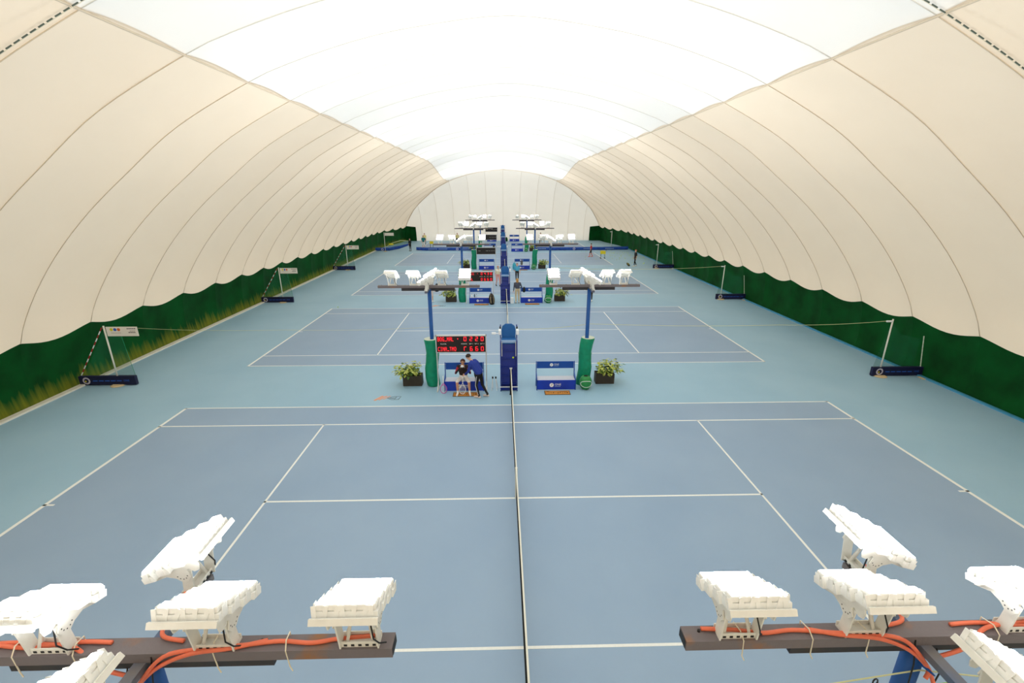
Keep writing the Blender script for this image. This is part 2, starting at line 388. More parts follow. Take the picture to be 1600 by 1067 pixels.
# ------------------------------------------------------------------ floodlight masts
SX = .5
def flood_meshes():
    b = MB()                                             # bracket: foot tray, uprights, struts, swivel plates and arms
    b.box((-.15,-.05,0), (.15,.05,.012)); b.box((-.15,-.05,0), (.15,-.042,.05)); b.box((-.15,.042,0), (.15,.05,.05))
    for i in range(5): b.box((-.12+.055*i,-.053,.012), (-.095+.055*i,-.041,.03), 1)
    T = Matrix.Translation((0, .02, .40)) @ Matrix.Rotation(R(-30), 4, 'X')
    for s in (-1, 1):
        b.beam((s*.145,-.02,.0), (s*.15,-.05,.30), .09, .012, up=(1,0,0))
        b.beam((s*.13,.03,.01), (s*.03,.0,.28), .02, .02); b.beam((s*.10,-.03,.02), (s*.05,.04,.30), .018, .018)
        # perforated swivel plate with round lobes, then the long arm
        arm = [(-.29,-.085),(-.29,-.045),(.29,-.045),(.29,-.07),(.16,-.085),(.10,-.14),(.08,-.19),(.03,-.215),(-.02,-.19),(-.03,-.12),(-.06,-.11),(-.085,-.16),(-.13,-.165),(-.16,-.13),(-.17,-.09)]
        b.prism([(y, z) for y, z in arm], s*.165-.005, s*.165+.005, 0, T)
        for q in range(5): b.add(*disc(.006, 6), 1, T @ Matrix.Translation((s*.1715, .03+.045*math.cos(q*.6), -.13-.05*math.sin(q*.6))) @ Matrix.Rotation(R(90), 4, 'Y'))
    b.box((-.24,-.315,-.075), (.24,-.292,-.03), 0, T)    # front frame bar
    b.tube([(.1,-.05,.28), (.13,-.1,.14), (.16,-.07,.06), (.2,-.03,.02)], .006, 5, 1)
    m = MB()                                             # one lamp module: white wrapped box, lit face on top
    m.box((-.23,-.052,-.075), (.23,.052,-.02)); 
    m.rbox((-.215,-.046,-.02), (.215,.046,.03), .012, 0)
    m.add([(-.2,-.036,.0312),(.2,-.036,.0312),(.2,.036,.0312),(-.2,.036,.0312)], [(0,1,2,3)], 1)
    for i in range(7):
        x = -.2 + .0667*i
        m.beam((x-.012,-.056,-.072), (x+.024*((i%3)-1),-.049,.022), .034, .005, up=(0,1,0))
    for s in (-1, 1):
        m.box((s*.232-.002,-.02,-.06), (s*.232+.002,.03,.02))
    return b.mesh('floodlight', [STEELW, BLACK]), m.mesh('lamp_module', [MODW, LENS]), T
def disc(r, n):
    return [(r*math.cos(2*math.pi*i/n), r*math.sin(2*math.pi*i/n), 0) for i in range(n)], [tuple(range(n))]
FL_ME, MOD_ME, FT = flood_meshes()
def flood(mast, x, y, z, rz):
    f = obj('floodlight', FL_ME, mast); f.location = (x, y, z); f.rotation_euler = (0,0,rz)
    for i in range(4):
        m = obj('lamp_module', MOD_ME, f)
        M = FT @ Matrix.Translation((0, -.235+.155*i, .035)) @ Matrix.Rotation(R(13), 4, 'X')
        m.location = M.translation; m.rotation_euler = M.to_euler()
def mast(px, py, lights, outward, label, arm=.8, cable=False):
    ZB = 3.98
    t = tag(empty('light_mast', (px, py, 0)), label, 'light mast', 'floodlight masts between the courts')
    MB().tube([(0,0,0), (0,0,ZB-.021)], .075, 14).build('pole', BLUEPOLE, t, True)
    b = MB(); b.box((-1.93,-.07,ZB+.04), (1.93,.07,ZB+.13), 0)
    b.add([(-1.935,-.06,ZB+.05),(-1.935,.06,ZB+.05),(-1.935,.06,ZB+.12),(-1.935,-.06,ZB+.12)], [(0,1,2,3)], 1)
    b.add([(1.935,-.06,ZB+.05),(1.935,.06,ZB+.05),(1.935,.06,ZB+.12),(1.935,-.06,ZB+.12)], [(3,2,1,0)], 1)
    for x in (-1.8, -.9, .9, 1.8): b.lathe([(.012,ZB+.13),(.012,ZB+.145)], 6, 1, Matrix.Translation((x,.02,0)))
    b.build('cross_beam', [RUST, BLACK], t)
    MB().box((-1.05,-.02,ZB-.08), (.98,.02,ZB+.04)).build('stiffener_beam', BEAMSIDE, t)
    a = MB(); a.beam((0,-arm,ZB+.01), (0,arm,ZB+.01), .09, .06); a.build('cross_arm', SLATE, t)
    g = MB(); g.prism([(-.2,ZB-.12),(.2,ZB-.12),(.0,ZB-.18)], -.008, .008); g.build('gusset', BLUEPOLE, t)
    for x, face in lights: flood(t, x, 0, ZB+.13, 0 if face > 0 else math.pi)
    for s in (-1, 1): flood(t, 0, s*(arm-.14), ZB+.065, math.pi/2 if outward < 0 else -math.pi/2)
    if cable:
        s = outward
        def c(pts, r=.016):
            out = []
            for i in range(len(pts)-1):
                p0, p1, p2, p3 = [Vector(pts[max(0,min(len(pts)-1,q))]) for q in (i-1,i,i+1,i+2)]
                for k in range(6):
                    u = k/6; out.append(.5*((2*p1)+(-p0+p2)*u+(2*p0-5*p1+4*p2-p3)*u*u+(-p0+3*p1-3*p2+p3)*u**3))
            out.append(Vector(pts[-1])); MB().tube(out, r, 8).build('power_cable', ORANGE, t, True)
        zt = ZB + .147
        c([(-s*1.78,.03,zt),(-s*1.5,.01,zt),(-s*1.3,-.02,zt),(-s*1.05,.0,zt),(-s*.75,-.03,zt),(-s*.45,-.045,zt-.01),(-s*.2,-.075,zt-.04),(-s*.02,-.12,ZB-.08),(s*.1,-.135,ZB-.3),(s*.25,-.22,ZB-.75)])
        c([(-s*.95,.01,zt),(-s*.7,-.05,zt),(-s*.4,-.075,zt-.02),(-s*.15,-.09,ZB+.02),(s*.02,-.12,ZB-.14),(s*.0,-.145,ZB-.22)])
        c([(s*.04,-.08,ZB-.1),(s*.3,-.09,ZB+.03),(s*.5,-.02,zt),(s*.8,.02,zt),(s*1.05,.035,zt),(s*1.4,.0,zt),(s*1.8,.02,zt)])
        c([(s*.25,.02,zt),(s*.5,.03,zt),(s*.85,-.01,zt),(s*1.2,.025,zt),(s*1.6,.035,zt)])
        c([(-s*.3,.02,zt),(-s*.12,.06,zt),(-s*.02,.2,ZB+.1),(s*.0,.45,ZB+.1),(s*.02,.62,ZB+.18)])
        for x in (-1.5, -.95, -.5, .55, 1.1):
            k = MB(); k.tube([(x,.068,ZB+.02),(x,.066,ZB+.165),(x+.01,-.02,ZB+.178),(x+.02,-.07,ZB+.13),(x+.03,-.068,ZB-.03),(x+.05,-.075,ZB-.07)], .005, 5)
            k.build('cable_tie', TIE, t)
        k = MB(); k.tube([(-s*.1,-.07,ZB+.1),(-s*.1,-.115,ZB-.1),(-s*.08,-.115,ZB-.45)], .006, 5); k.tube([(s*.1,-.07,ZB+.0),(s*.14,-.115,ZB-.2),(s*.1,-.115,ZB-.5)], .006, 5); k.build('black_lead', BLACK, t)
    return t
ST = [-7.27, 7.42, 22.6, 37.75, 52.95]
PX = 3.1
names = ['foremost', 'beside the lit scoreboard reading 0220', 'at the second row of benches', 'at the third row of benches', 'beyond the long blue dividing banner']
mast(-3.13, ST[0], [(-1.62,1),(-.66,1),(.58,1),(1.68,1)], -1, 'rusty-beamed light mast with orange cables, on the white kerb side', cable=True)
mast(3.02, ST[0], [(-1.52,1),(-.52,1),(.78,1),(1.73,1)], 1, 'rusty-beamed light mast with orange cables, on the blue kerb side', cable=True)
mast(-PX, ST[1], [(-1.38,1),(-.56,1),(.5,1),(1.38,-1)], -1, 'light mast rising from green padding beside the scoreboard the coach stands at')
mast(PX-.05, ST[1], [(-1.4,-1),(-.55,1),(.65,1),(1.3,1)], 1, 'light mast rising from leaning green padding beside the ball-shaped bin and empty bench')
mast(-PX, ST[2], [(-1.47,-1),(-.64,1),(.57,1),(1.45,-1)], -1, 'light mast beside the lit scoreboard half hidden by a floodlight')
mast(PX, ST[2], [(-1.45,-1),(-.57,1),(.64,1),(1.47,-1)], 1, 'light mast beside the bench where the person in beige trousers stands')
mast(-PX, ST[3], [(-1.3,1),(-.73,-1),(.6,-1),(1.28,1)], -1, 'light mast beside the first unlit scoreboard, in front of the dividing banner')
mast(PX, ST[3], [(-1.28,1),(-.5,-1),(.7,-1),(1.3,1)], 1, 'light mast beside the bench holding the turquoise bag')
mast(-PX, ST[4], [(-1.3,1),(-.73,1),(.6,-1),(1.28,1)], -1, 'light mast beside the scoreboard just behind the dividing banner')
mast(PX, ST[4], [(-1.28,1),(-.5,-1),(.7,1),(1.3,1)], 1, 'light mast beside the bench just behind the dividing banner')

# ------------------------------------------------------------------ tennis nets
def tennis_net(cy, label, fine):
    t = tag(empty('tennis_net', (0, cy, 0)), label, 'tennis net', 'nets of the courts')
    L = 6.4; hgt = lambda y: .914 + .156*(abs(y)/L)**2
    n = MB(); step = .045 if fine else .09; N = int(2*L/step); wd = .0035 if fine else .006
    for i in range(N+1):
        y = -L + 2*L*i/N; n.add([(-.002,y-wd/2,.02),(.002,y+wd/2,.02),(.002,y+wd/2,hgt(y)),(-.002,y-wd/2,hgt(y))], [(0,1,2,3)])
        n.add([(-wd/2,y,.02),(wd/2,y,.02),(wd/2,y,hgt(y)),(-wd/2,y,hgt(y))], [(0,1,2,3)])
    K = 22 if fine else 11
    for k in range(K):
        z = k/(K-1)
        seg = 16
        for i in range(seg):
            y0 = -L+2*L*i/seg; y1 = y0+2*L/seg; a = .02+(hgt(y0)-.03)*z; b = .02+(hgt(y1)-.03)*z
            n.add([(-wd/2,y0,a),(wd/2,y0,a),(wd/2,y1,b),(-wd/2,y1,b)], [(0,1,2,3)])
            n.add([(0,y0,a-wd/2),(0,y0,a+wd/2),(0,y1,b+wd/2),(0,y1,b-wd/2)], [(0,1,2,3)])
    n.build('netting', NETBLK, t)
    b = MB(); ys = [-L+2*L*i/24 for i in range(25)]
    for a, c in zip(ys, ys[1:]):
        ha, hc = hgt(a), hgt(c)
        b.add([(-.014,a,ha-.05),(.014,a,ha-.05),(.014,a,ha+.008),(-.014,a,ha+.008),(-.014,c,hc-.05),(.014,c,hc-.05),(.014,c,hc+.008),(-.014,c,hc+.008)],
              [(0,4,5,1),(1,5,6,2),(2,6,7,3),(3,7,4,0)])
    b.build('net_band', NETBAND, t)
    MB().box((-.03,-.025,0), (.03,.025,.9)).build('centre_strap', NETBAND, t)
    for s in (-1, 1):
        p = MB(); p.tube([(0,s*L,0),(0,s*L,1.09)], .045, 12); p.lathe([(.06,0),(.06,.015)], 12, 0, Matrix.Translation((0,s*L,0)))
        p.box((-.05,s*L-.05,1.07), (.05,s*L+.05,1.1), 1); p.build('net_post', [NETBLK, ALU], t, False)
for i, cy in enumerate(COURTS):
    tennis_net(cy, ['tennis net on the big empty court below the rusty mast beams', 'tennis net on the empty court between the two red-lit scoreboards',
        'tennis net on the court crossed by the person in light blue', 'tennis net on the court with the ball cart, before the dividing banner', 'tennis net on the last court behind the dividing banner'][i], i == 0)

# ------------------------------------------------------------------ station furniture
def pad(x, y, lean, label, px, py):
    pr = [(.25,0),(.27,.04),(.275,.3),(.265,.6),(.27,.75),(.255,1.0),(.26,1.15),(.25,1.4),(.265,1.7),(.27,1.92),(.255,1.97)]
    t = tag(empty('padded_post_cover', (x, y, 0)), label, 'post padding', 'green pads around the masts')
    off = lambda z: (lean[0]*(z/2) + .05*math.sin(z*3.1)*(1 if lean[0] >= 0 else -1), lean[1]*(z/2))
    n = 22; dx = px - x; dy = py - y
    ring = lambda cx, cy, r, z: [(cx+r*math.cos(2*math.pi*k/n), cy+r*math.sin(2*math.pi*k/n), z) for k in range(n)]
    quads = lambda i: [(i*n+k, i*n+(k+1)%n, (i+1)*n+(k+1)%n, (i+1)*n+k) for k in range(n)]
    rings = [ring(*off(z), r, z) for r, z in pr]; inner = [ring(dx, dy, .085, z) for z in (1.97, 0.0)]
    MB().add(sum([inner[1]] + rings, []), sum([quads(i) for i in range(len(rings))], [])).build('vinyl_cover', PADG, t, True)
    MB().add(rings[-1] + inner[0] + inner[1], quads(0) + quads(1)).build('foam_end', FOAM, t)
    for z in (.35, .75, 1.3):
        ox, oy = off(z); r = .272
        MB().tube([(ox+r*math.cos(a*math.pi/12), oy+r*math.sin(a*math.pi/12), z+.015*math.sin(a)) for a in range(25)], .007, 5).build('strap_crease', PADG, t)
    return t
def logo(parent, x, y, z, s):
    """white disc with a small mark, ONE and a fine line of print under it"""
    d = MB(); v, f = disc(.085*s, 24); d.add(v, f, 0, Matrix.Translation((x-.13*s, y, z)) @ FRONT)
    d.build('logo_disc', WHITEP, parent)
    k = MB(); k.beam((x-.155*s,y-.003,z-.04*s), (x-.125*s,y-.003,z+.03*s), .016*s, .002, up=(0,1,0)); k.beam((x-.125*s,y-.003,z+.03*s), (x-.095*s,y-.003,z+.045*s), .014*s, .002, up=(0,1,0))
    k.build('logo_mark', mat('logo_grey', (120,110,110), .5), parent)
    t = obj('lettering', text_mesh('ONE', .12*s, 'lettering', WHITEP, 'LEFT'), parent); t.matrix_local = Matrix.Translation((x-.01*s, y, z+.02*s)) @ FRONT
    MB().box((x-.01*s,y-.003,z-.065*s), (x+.22*s,y-.001,z-.045*s)).build('small_print_line', CHAIRP, parent)
def bench(x, y, label):
    t = tag(empty('players_bench', (x, y, 0)), label, 'bench', 'blue benches beside the umpire chairs')
    fp = MB().rbox((-.77,-.27,.03), (.77,-.24,.42), .006).build('front_board', BLUEBD, t); logo(fp, -.05, -.273, .22, 1.0)
    bp = MB().rbox((-.74,.2,.75), (.74,.23,1.04), .006).build('back_board', BLUEBK, t); logo(bp, -.05, .197, .9, .8)
    for i in range(4): MB().rbox((-.74,-.235+.108*i,.4), (.74,-.135+.108*i,.425), .004).build('seat_slat', GREYW, t)
    for s in (-1, 1):
        MB().prism([(-.27,0),(-.22,0),(-.22,.38),(.17,.38),(.17,0),(.24,0),(.24,1.05),(.19,1.05),(.14,.62),(-.2,.46),(-.27,.44)], s*.765-.015, s*.765+.015).build('side_frame', BLUEBK, t)
    return t
def doormat(x, y, label):
    t = tag(empty('door_mat', (x, y, 0)), label, 'mat', 'coir mats in front of the benches')
    MB().rbox((-.5,-.19,0), (.5,.19,.014), .004).build('border', MATE, t)
    m = MB().rbox((-.475,-.165,.012), (.475,.165,.02), .003).build('coir', MATO, t)
    p = MB()
    for i in range(9): p.box((-.36+.09*i,-.06+.02*(i%2),.0195), (-.31+.09*i,-.03+.02*(i%3),.021))
    p.box((-.42,.08,.0195), (-.3,.12,.021)); p.box((.1,.09,.0195), (.4,.115,.021)); p.build('print', MATE, t)
def umpire_chair(y, label, ball=False):
    t = tag(empty('umpire_chair', (-.07, y, 0)), label, 'umpire chair', 'tall blue umpire chairs')
    for s in (-1, 1):
        MB().prism([(-.62,0),(-.54,0),(-.14,1.75),(.12,1.75),(.42,0),(.5,0),(.2,1.95),(.24,2.5),(.16,2.52),(.1,1.98),(-.26,1.98)], s*.32-.018, s*.32+.018).build('side_frame', CHAIRB, t)
        MB().rbox((s*.345-.05,-.2,2.2), (s*.345+.05,.05,2.38), .015).build('arm_box', WHITEP, t)
        MB().tube([(s*.27,-.3,1.95),(s*.27,-.42,1.4)], .014, 8).build('hand_rail', ALU, t)
        MB().rbox((s*.33-.03,.1,2.36), (s*.33+.03,.22,2.44), .01).build('arm_clamp', BLACK, t)
    for i in range(5):
        z = .3+.32*i; yy = -.6+.235*z
        MB().rbox((-.3,yy-.02,z-.03), (.3,yy+.2,z), .006).build('step', CHAIRB, t)
        MB().box((-.3,yy+.06,z-.3), (.3,yy+.075,z)).build('riser', CHAIRB, t)
    MB().prism([(-.5,.04),(-.47,.04),(-.1,1.86),(-.13,1.86)], -.3, .3).build('front_panel', CHAIRB, t)
    MB().rbox((-.29,-.2,1.82), (.29,.2,2.0), .03).build('seat_cushion', CHAIRL, t, True)
    MB().rbox((-.29,-.225,1.88), (.29,-.195,1.99), .008).build('seat_edge', CHAIRP, t)
    b = [(-.27,1.98),(.27,1.98),(.28,2.3),(.24,2.45),(.12,2.54),(-.12,2.54),(-.24,2.45),(-.28,2.3)]
    MB().prism(b, -.04, .04, 0, Matrix.Translation((0,.2,0)) @ Matrix.Rotation(R(90), 4, 'Z')).build('backrest', CHAIRL, t)
    MB().rbox((-.36,-.63,.17), (.36,-.6,.2), .006).build('base_bar', WHITEP, t)
    MB().rbox((-.31,-.57,.02), (.31,-.54,.17), .004).build('kick_board', CHAIRB, t)
    k = MB(); k.beam((-.38,-.15,2.25), (-.62,-.3,2.3), .05, .02); k.rbox((-.66,-.36,2.27), (-.5,-.26,2.34), .01); k.build('tablet_arm', WHITEP, t)
    if ball: tag(MB().sphere((.1,y-.302,1.299), .036, 10).build('tennis_ball', BALLY, None, True), 'tennis ball resting on a step of an umpire chair', 'tennis ball')
    return t
def plant(x, y, label, seed):
    rnd = random.Random(seed); t = tag(empty('potted_plant', (x, y, 0)), label, 'plant', 'planters beside the green pads')
    p = MB()
    for lo, hi in (((-.38,-.2,0),(.38,-.17,.44)), ((-.38,.17,0),(.38,.2,.44)), ((-.38,-.17,0),(-.35,.17,.44)), ((.35,-.17,0),(.38,.17,.44)), ((-.35,-.17,0),(.35,.17,.03))): p.rbox(lo, hi, .006)
    p.build('planter_box', POT, t); MB().box((-.35,-.17,.36), (.35,.17,.4)).build('soil', SOIL, t)
    lf = MB()
    for i in range(340):
        bx, by = rnd.uniform(-.3,.3), rnd.uniform(-.13,.13); u = rnd.random()
        ang = rnd.uniform(0, 2*math.pi); q_ = rnd.random()**.5; lean = .3*q_; h = .06+.6*rnd.random()*(1-.5*q_)
        base = Vector((bx,by,.4)); tip = base + Vector((math.cos(ang)*lean*1.2 + bx*.55, math.sin(ang)*lean*.8, h))
        ln_ = rnd.uniform(.14,.22); wd = ln_*.6; d = Vector((math.cos(ang), math.sin(ang), rnd.uniform(-.9,.25))).normalized()
        sd = d.cross(Vector((0,0,1))).normalized(); up = sd.cross(d)
        a = tip; m1 = tip + d*ln_*.4 + up*.015; e = tip + d*ln_ - up*.02
        if max(q*(1 if x < 0 else -1) for q in (a.x, e.x, m1.x+abs(sd.x)*wd*.5, m1.x-abs(sd.x)*wd*.5)) > .37: continue
        lf.add([a[:], (m1+sd*wd*.5-up*.012)[:], m1[:], (m1-sd*wd*.5-up*.012)[:], e[:]], [(0,1,2),(0,2,3),(1,4,2),(2,4,3)], 0 if u < .72 else 1)
        if i % 3 == 0: lf.tube([base[:], base.lerp(tip,.5)[:], tip[:]], .004, 3, 1, False)
    tag(lf.build('foliage', [LEAF, LEAF2], t), kind='stuff')
def ball_bin(x, y, label):
    t = tag(empty('ball_bin', (x, y, 0)), label, 'bin', 'ball-shaped bins')
    pr = [(.08,0),(.14,.015),(.205,.1),(.24,.2),(.25,.29),(.24,.38),(.2,.48),(.13,.545),(.09,.555)]
    MB().lathe(pr, 24).build('shell', BALLG, t, True)
    MB().lathe([(.085,.5),(.085,.557)], 18).build('opening', BLACK, t)
    for ph in (0, math.pi):
        pts = []
        for i in range(33):
            a = 2*math.pi*i/32; lat = .55*math.cos(a); lon = ph + 1.05*math.sin(a)
            z = .28 + .25*math.sin(lat)*1.0; r = interp([p[1] for p in pr], [p[0] for p in pr], z)+.002
            pts.append((r*math.cos(lon-math.pi/2), r*math.sin(lon-math.pi/2), z))
        MB().tube(pts, .011, 5).build('white_seam', WHITEP, t)

BITS = {'B':'11110 10001 10001 11110 10001 10001 11110','O':'01110 10001 10001 10001 10001 10001 01110','G':'01111 10000 10000 10011 10001 10001 01111',
 '_':'00000 00000 00000 00000 00000 00000 11111','M':'10001 11011 10101 10101 10001 10001 10001','A':'01110 10001 10001 11111 10001 10001 10001','L':'10000 10000 10000 10000 10000 10000 11111',
 'C':'01111 10000 10000 10000 10000 10000 01111','I':'01110 00100 00100 00100 00100 00100 01110','N':'10001 11001 10101 10011 10001 10001 10001','T':'11111 00100 00100 00100 00100 00100 00100',
 '*':'00000 00000 01100 01100 00000 00000 00000','X':'10001 01010 00100 00100 00100 01010 10001'}
def led_word(parent, s, x, z, h):
    px = h/7; cx = x; wf = .6
    for ch in s:
        if ch != ' ':
            g = MB()
            for r_, row in enumerate(BITS[ch].split()):
                for c_, v in enumerate(row):
                    if v == '1': g.box((cx+c_*px*wf,-.046,z+h-(r_+1)*px), (cx+(c_+.86)*px*wf,-.0405,z+h-r_*px))
            g.build('led_character', LEDR, parent)
        cx += px*wf*6.4
SEG = {'0':'abcdef','2':'abged','6':'afgedc','4':'fgbc','3':'abgcd','r':'aef'}
def led_digit(parent, d, x, z, h):
    w_ = h*.55; g = MB(); th = h*.12
    S = {'a':((x,z+h),(x+w_,z+h)),'d':((x,z),(x+w_,z)),'g':((x,z+h/2),(x+w_,z+h/2)),'f':((x,z+h/2),(x,z+h)),'e':((x,z),(x,z+h/2)),'b':((x+w_,z+h/2),(x+w_,z+h)),'c':((x+w_,z),(x+w_,z+h/2))}
    for q in SEG[d]:
        (a, b), (c, e) = S[q]; g.beam((a,-.043,b), (c,-.043,e), th, .006, up=(0,1,0))
    g.build('led_digit', LEDR, parent)
def scoreboard(x, y, label, rows=None, wid=1.9):
    t = tag(empty('scoreboard', (x, y, 0)), label, 'scoreboard', 'scoreboards above the benches')
    h = wid/2
    b = MB().rbox((-h,-.04,1.55), (h,.04,2.21), .008).build('display_panel', BOARD, t)
    f = MB(); f.box((-h-.03,-.05,2.2), (h+.03,.05,2.24)); f.box((-h-.03,-.05,1.53), (h+.03,.05,1.555)); f.box((-h-.035,-.05,1.53), (-h,.05,2.24)); f.box((h,-.05,1.53), (h+.035,.05,2.24)); f.build('frame', ALU, t)
    for s in (-1, 1):
        MB().box((s*(h+.01)-.02,-.02,.05), (s*(h+.01)+.02,.02,1.54)).build('leg', ALU, t)
        k = MB(); k.beam((s*(h+.01),-.38,.03), (s*(h+.01),.08,.03), .05, .05); k.beam((s*(h+.01),-.3,.05), (s*(h+.01),0,.32), .03, .03); k.build('foot', ALU, t)
    caps = [('PLAYER', -.68), ('POINTS', .118), ('SET 1', .39), ('SET 2', .605), ('SET 3', .82)]
    for s, cx in caps:
        o = obj('caption', text_mesh(s, .068, 'caption', CAPW), b); o.matrix_local = Matrix.Translation((cx*h/.95, -.043, 1.885)) @ FRONT
    if rows:
        for (word, digs), z in zip(rows, (2.0, 1.6)):
            led_word(b, word, -h+.05, z, .165)
            if z > 1.9: led_word(b, '*', -h+.8, z, .165)
            for d, cx in zip(digs, (.16, .39, .605, .82)):
                if d != ' ': led_digit(b, d, cx*h/.95-.045, z+.01, .155)
    return t
for i, sy in enumerate(ST[1:] + [66.5]):
    n = i + 1; where = ['in the row nearest the big empty court', 'beside the player in cream shirt and pink shorts', 'in the row before the dividing banner', 'in the row behind the dividing banner', 'against the cream end wall'][i]
    umpire_chair(sy-.1 if i < 4 else sy+.25, 'tall blue umpire chair ' + where, i == 0)
    bench(-1.84, sy-.42, ['blue bench under the lit scoreboard with the seated player', 'blue bench with a black racket bag leaning on its front', 'blue bench under the first unlit scoreboard', 'blue bench under the unlit scoreboard behind the dividing banner', 'blue bench under the scoreboard at the cream end wall'][i])
    bench(1.8, sy-.38, ['empty blue bench beside the leaning green padding', 'blue bench beside the person in beige trousers', 'blue bench with dark bags on its seat', 'blue bench behind the dividing banner with papers', 'blue bench at the cream end wall'][i])
    if i < 4:
        pad(-3.12, sy+.02, (-.05,0), 'green vinyl padding around the mast ' + ['beside the coach\'s scoreboard', 'by the lit scoreboard half hidden by a floodlight', 'by the first unlit scoreboard', 'by the scoreboard behind the dividing banner'][i], -PX, sy)
        pad(3.0 if i else 2.92, sy+.04, (.2,0), 'green vinyl padding around the mast ' + ['leaning beside the empty bench', 'by the bench of the person in beige trousers', 'by the bench with dark bags', 'by the bench with papers'][i], PX if i else PX-.05, sy)
        plant(-3.97, sy+.08, 'leafy variegated plant in a brown box ' + ['with a yellowed leaf beside the coach\'s scoreboard', 'by the lit scoreboard half hidden by a floodlight', 'beside the padding of the first unlit scoreboard', 'behind the dividing banner by the scoreboard'][i], 11+i)
        plant(3.87, sy+.12, 'leafy plant in a brown box ' + ['dense and round beside the leaning green padding', 'sparse beside the second ball bin', 'beside the third ball bin', 'beside the ball bin behind the dividing banner'][i], 31+i)
        ball_bin(2.98, sy-.54, 'green ball-shaped bin with white seam ' + ['at the leaning padding', 'by the bench of the person in beige trousers', 'by the bench with dark bags', 'behind the dividing banner'][i])
    if i < 3:
        doormat(-1.75, sy-.98, ['coir mat under the seated player\'s feet', 'coir mat partly under the black racket bag', 'coir mat before the bench under the first unlit scoreboard'][i])
        doormat(1.82, sy-.92, ['coir mat before the empty bench by the leaning padding', 'coir mat before the bench by the person in beige trousers', 'coir mat before the bench with dark bags'][i])
scoreboard(-1.92, ST[1]-.38, 'red-lit scoreboard above the seated player and coach', [('BOG_MAL', '0220'), ('CINA_TMO', 'r660')])
scoreboard(-1.88, ST[2]-.38, 'red-lit scoreboard half hidden by a glowing floodlight', [('   LIX', '0430'), ('   ML', '0660')])
scoreboard(-1.88, ST[3]-.38, 'unlit scoreboard with white captions before the dividing banner')
scoreboard(-1.9, ST[4]-.38, 'unlit scoreboard just behind the dividing banner')
scoreboard(-1.9, 66.12, 'unlit scoreboard at the cream end wall')

# court-side stands by the curtain walls
def side_stand(side, y, label, far=False):
    t = tag(empty('net_stand', (0, y, 0)), label, 'net stand', 'stands at the curtain walls')
    x0, x1 = (-17.5,-15.25) if side < 0 else (15.42,17.6)
    b = MB(); b.rbox((x0,-.07,.02), (x1,.07,.4), .01)
    bb = b.build('banner_roll', NAVY, t)
    cx = (-17.2 if side < 0 else 15.72)
    d = MB(); v, f = disc(.15, 28); d.add(v, f, 0, Matrix.Translation((cx,-.0725,.21)) @ FRONT); v, f = disc(.09, 24); d.add(v, f, 1, Matrix.Translation((cx,-.0745,.21)) @ FRONT)
    v, f = disc(.035, 14); d.add(v, f, 2, Matrix.Translation((cx-.03,-.0765,.19)) @ FRONT); d.build('round_badge', [SILV, NAVY, YEL], bb)
    k = MB()
    for q in range(5): k.box((cx+.25+.24*q,-.0725,.185), (cx+.44+.24*q,-.0712,.225))
    k.build('print_line', BTXT, bb)
    o = obj('lettering', text_mesh('ONE', .11, 'lettering', BTXT, 'LEFT'), bb); o.matrix_local = Matrix.Translation((cx+1.48,-.073,.21)) @ FRONT
    px = -15.98 if side < 0 else 15.78
    MB().tube([(px,0,0),(px,0,2.5)], .03, 10).build('post', STEELW, t, True)
    MB().lathe([(.26,0),(.27,.02),(.2,.05)], 18, 0, Matrix.Translation((px,-.05,0))).build('wooden_foot', WOOD, t)
    if side < 0:
        s = MB().box((px+.08,-.012,2.08), (px+1.28,.012,2.46)).build('sign_board', SIGN, t)
        k = MB()
        for i, (q, c_) in enumerate(((.28,0),(.42,1),(.56,2))): v, f = disc(.062, 18); k.add(v, f, c_, Matrix.Translation((px+q,-.014,2.35)) @ FRONT)
        k.build('sponsor_dots', [YEL, BTXT, mat('orange_print', (208,96,40), .5)], s)
        k = MB()
        for zz, x_, n_ in ((2.385,.88,5), (2.3,.98,3), (2.23,.92,4)):
            for q in range(n_): k.box((px+x_+.07*q,-.0135,zz-.02), (px+x_+.055+.07*q,-.0122,zz+.02 if zz != 2.3 else zz))
        k.box((px+.24,-.0135,2.21), (px+.62,-.0122,2.22)); k.build('sign_print', mat('grey_print', (96,84,84), .6), s)
        c = MB(); A = Vector((px-.1,.02,2.42)); B = Vector((-17.42,.02,.42))
        for i in range(14): c.tube([A.lerp(B, i/14)[:], A.lerp(B, (i+.96)/14)[:]], .022, 6, i % 2)
        c.build('striped_chain', [REDP, WHITEP], t)
        n = MB(); n.add([(px-.02,.03,2.4),(px+.55,.05,2.05),(-15.25,.06,.02),(-17.4,.06,.3),(-16.6,.2,1.0)], [(0,4,1),(1,4,2),(4,3,2),(0,3,4)]); n.build('bunched_netting', GNET, t)
        MB().tube([(px+.55,.05,2.05),(-15.3,.06,.4)], .008, 4).build('net_edge_cord', mat('green_cord', (30,140,100), .7), t)
    else:
        MB().box((px-.25,-.03,2.38), (px,.03,2.44)).build('top_bracket', WHITEP, t)
        c = MB(); A = Vector((17.3,.02,1.75)); B = Vector((17.55,.0,.1))
        for i in range(9): c.tube([A.lerp(B, i/9)[:], A.lerp(B, (i+.9)/9)[:]], .02, 6)
        c.build('pale_chain', FOAM, t)
        MB().box((17.3,-.5,0), (17.75 if False else 17.45,-.2,.03)).build('wooden_wedge', WOOD, t)
        n = MB(); n.add([(px,.03,2.4),(px+.75,.25,1.75),(17.3,.15,1.6),(17.3,.1,.1),(15.5,.08,.4)], [(0,4,1),(1,4,3),(1,3,2)]); n.build('bunched_netting', GNET, t)
    return t
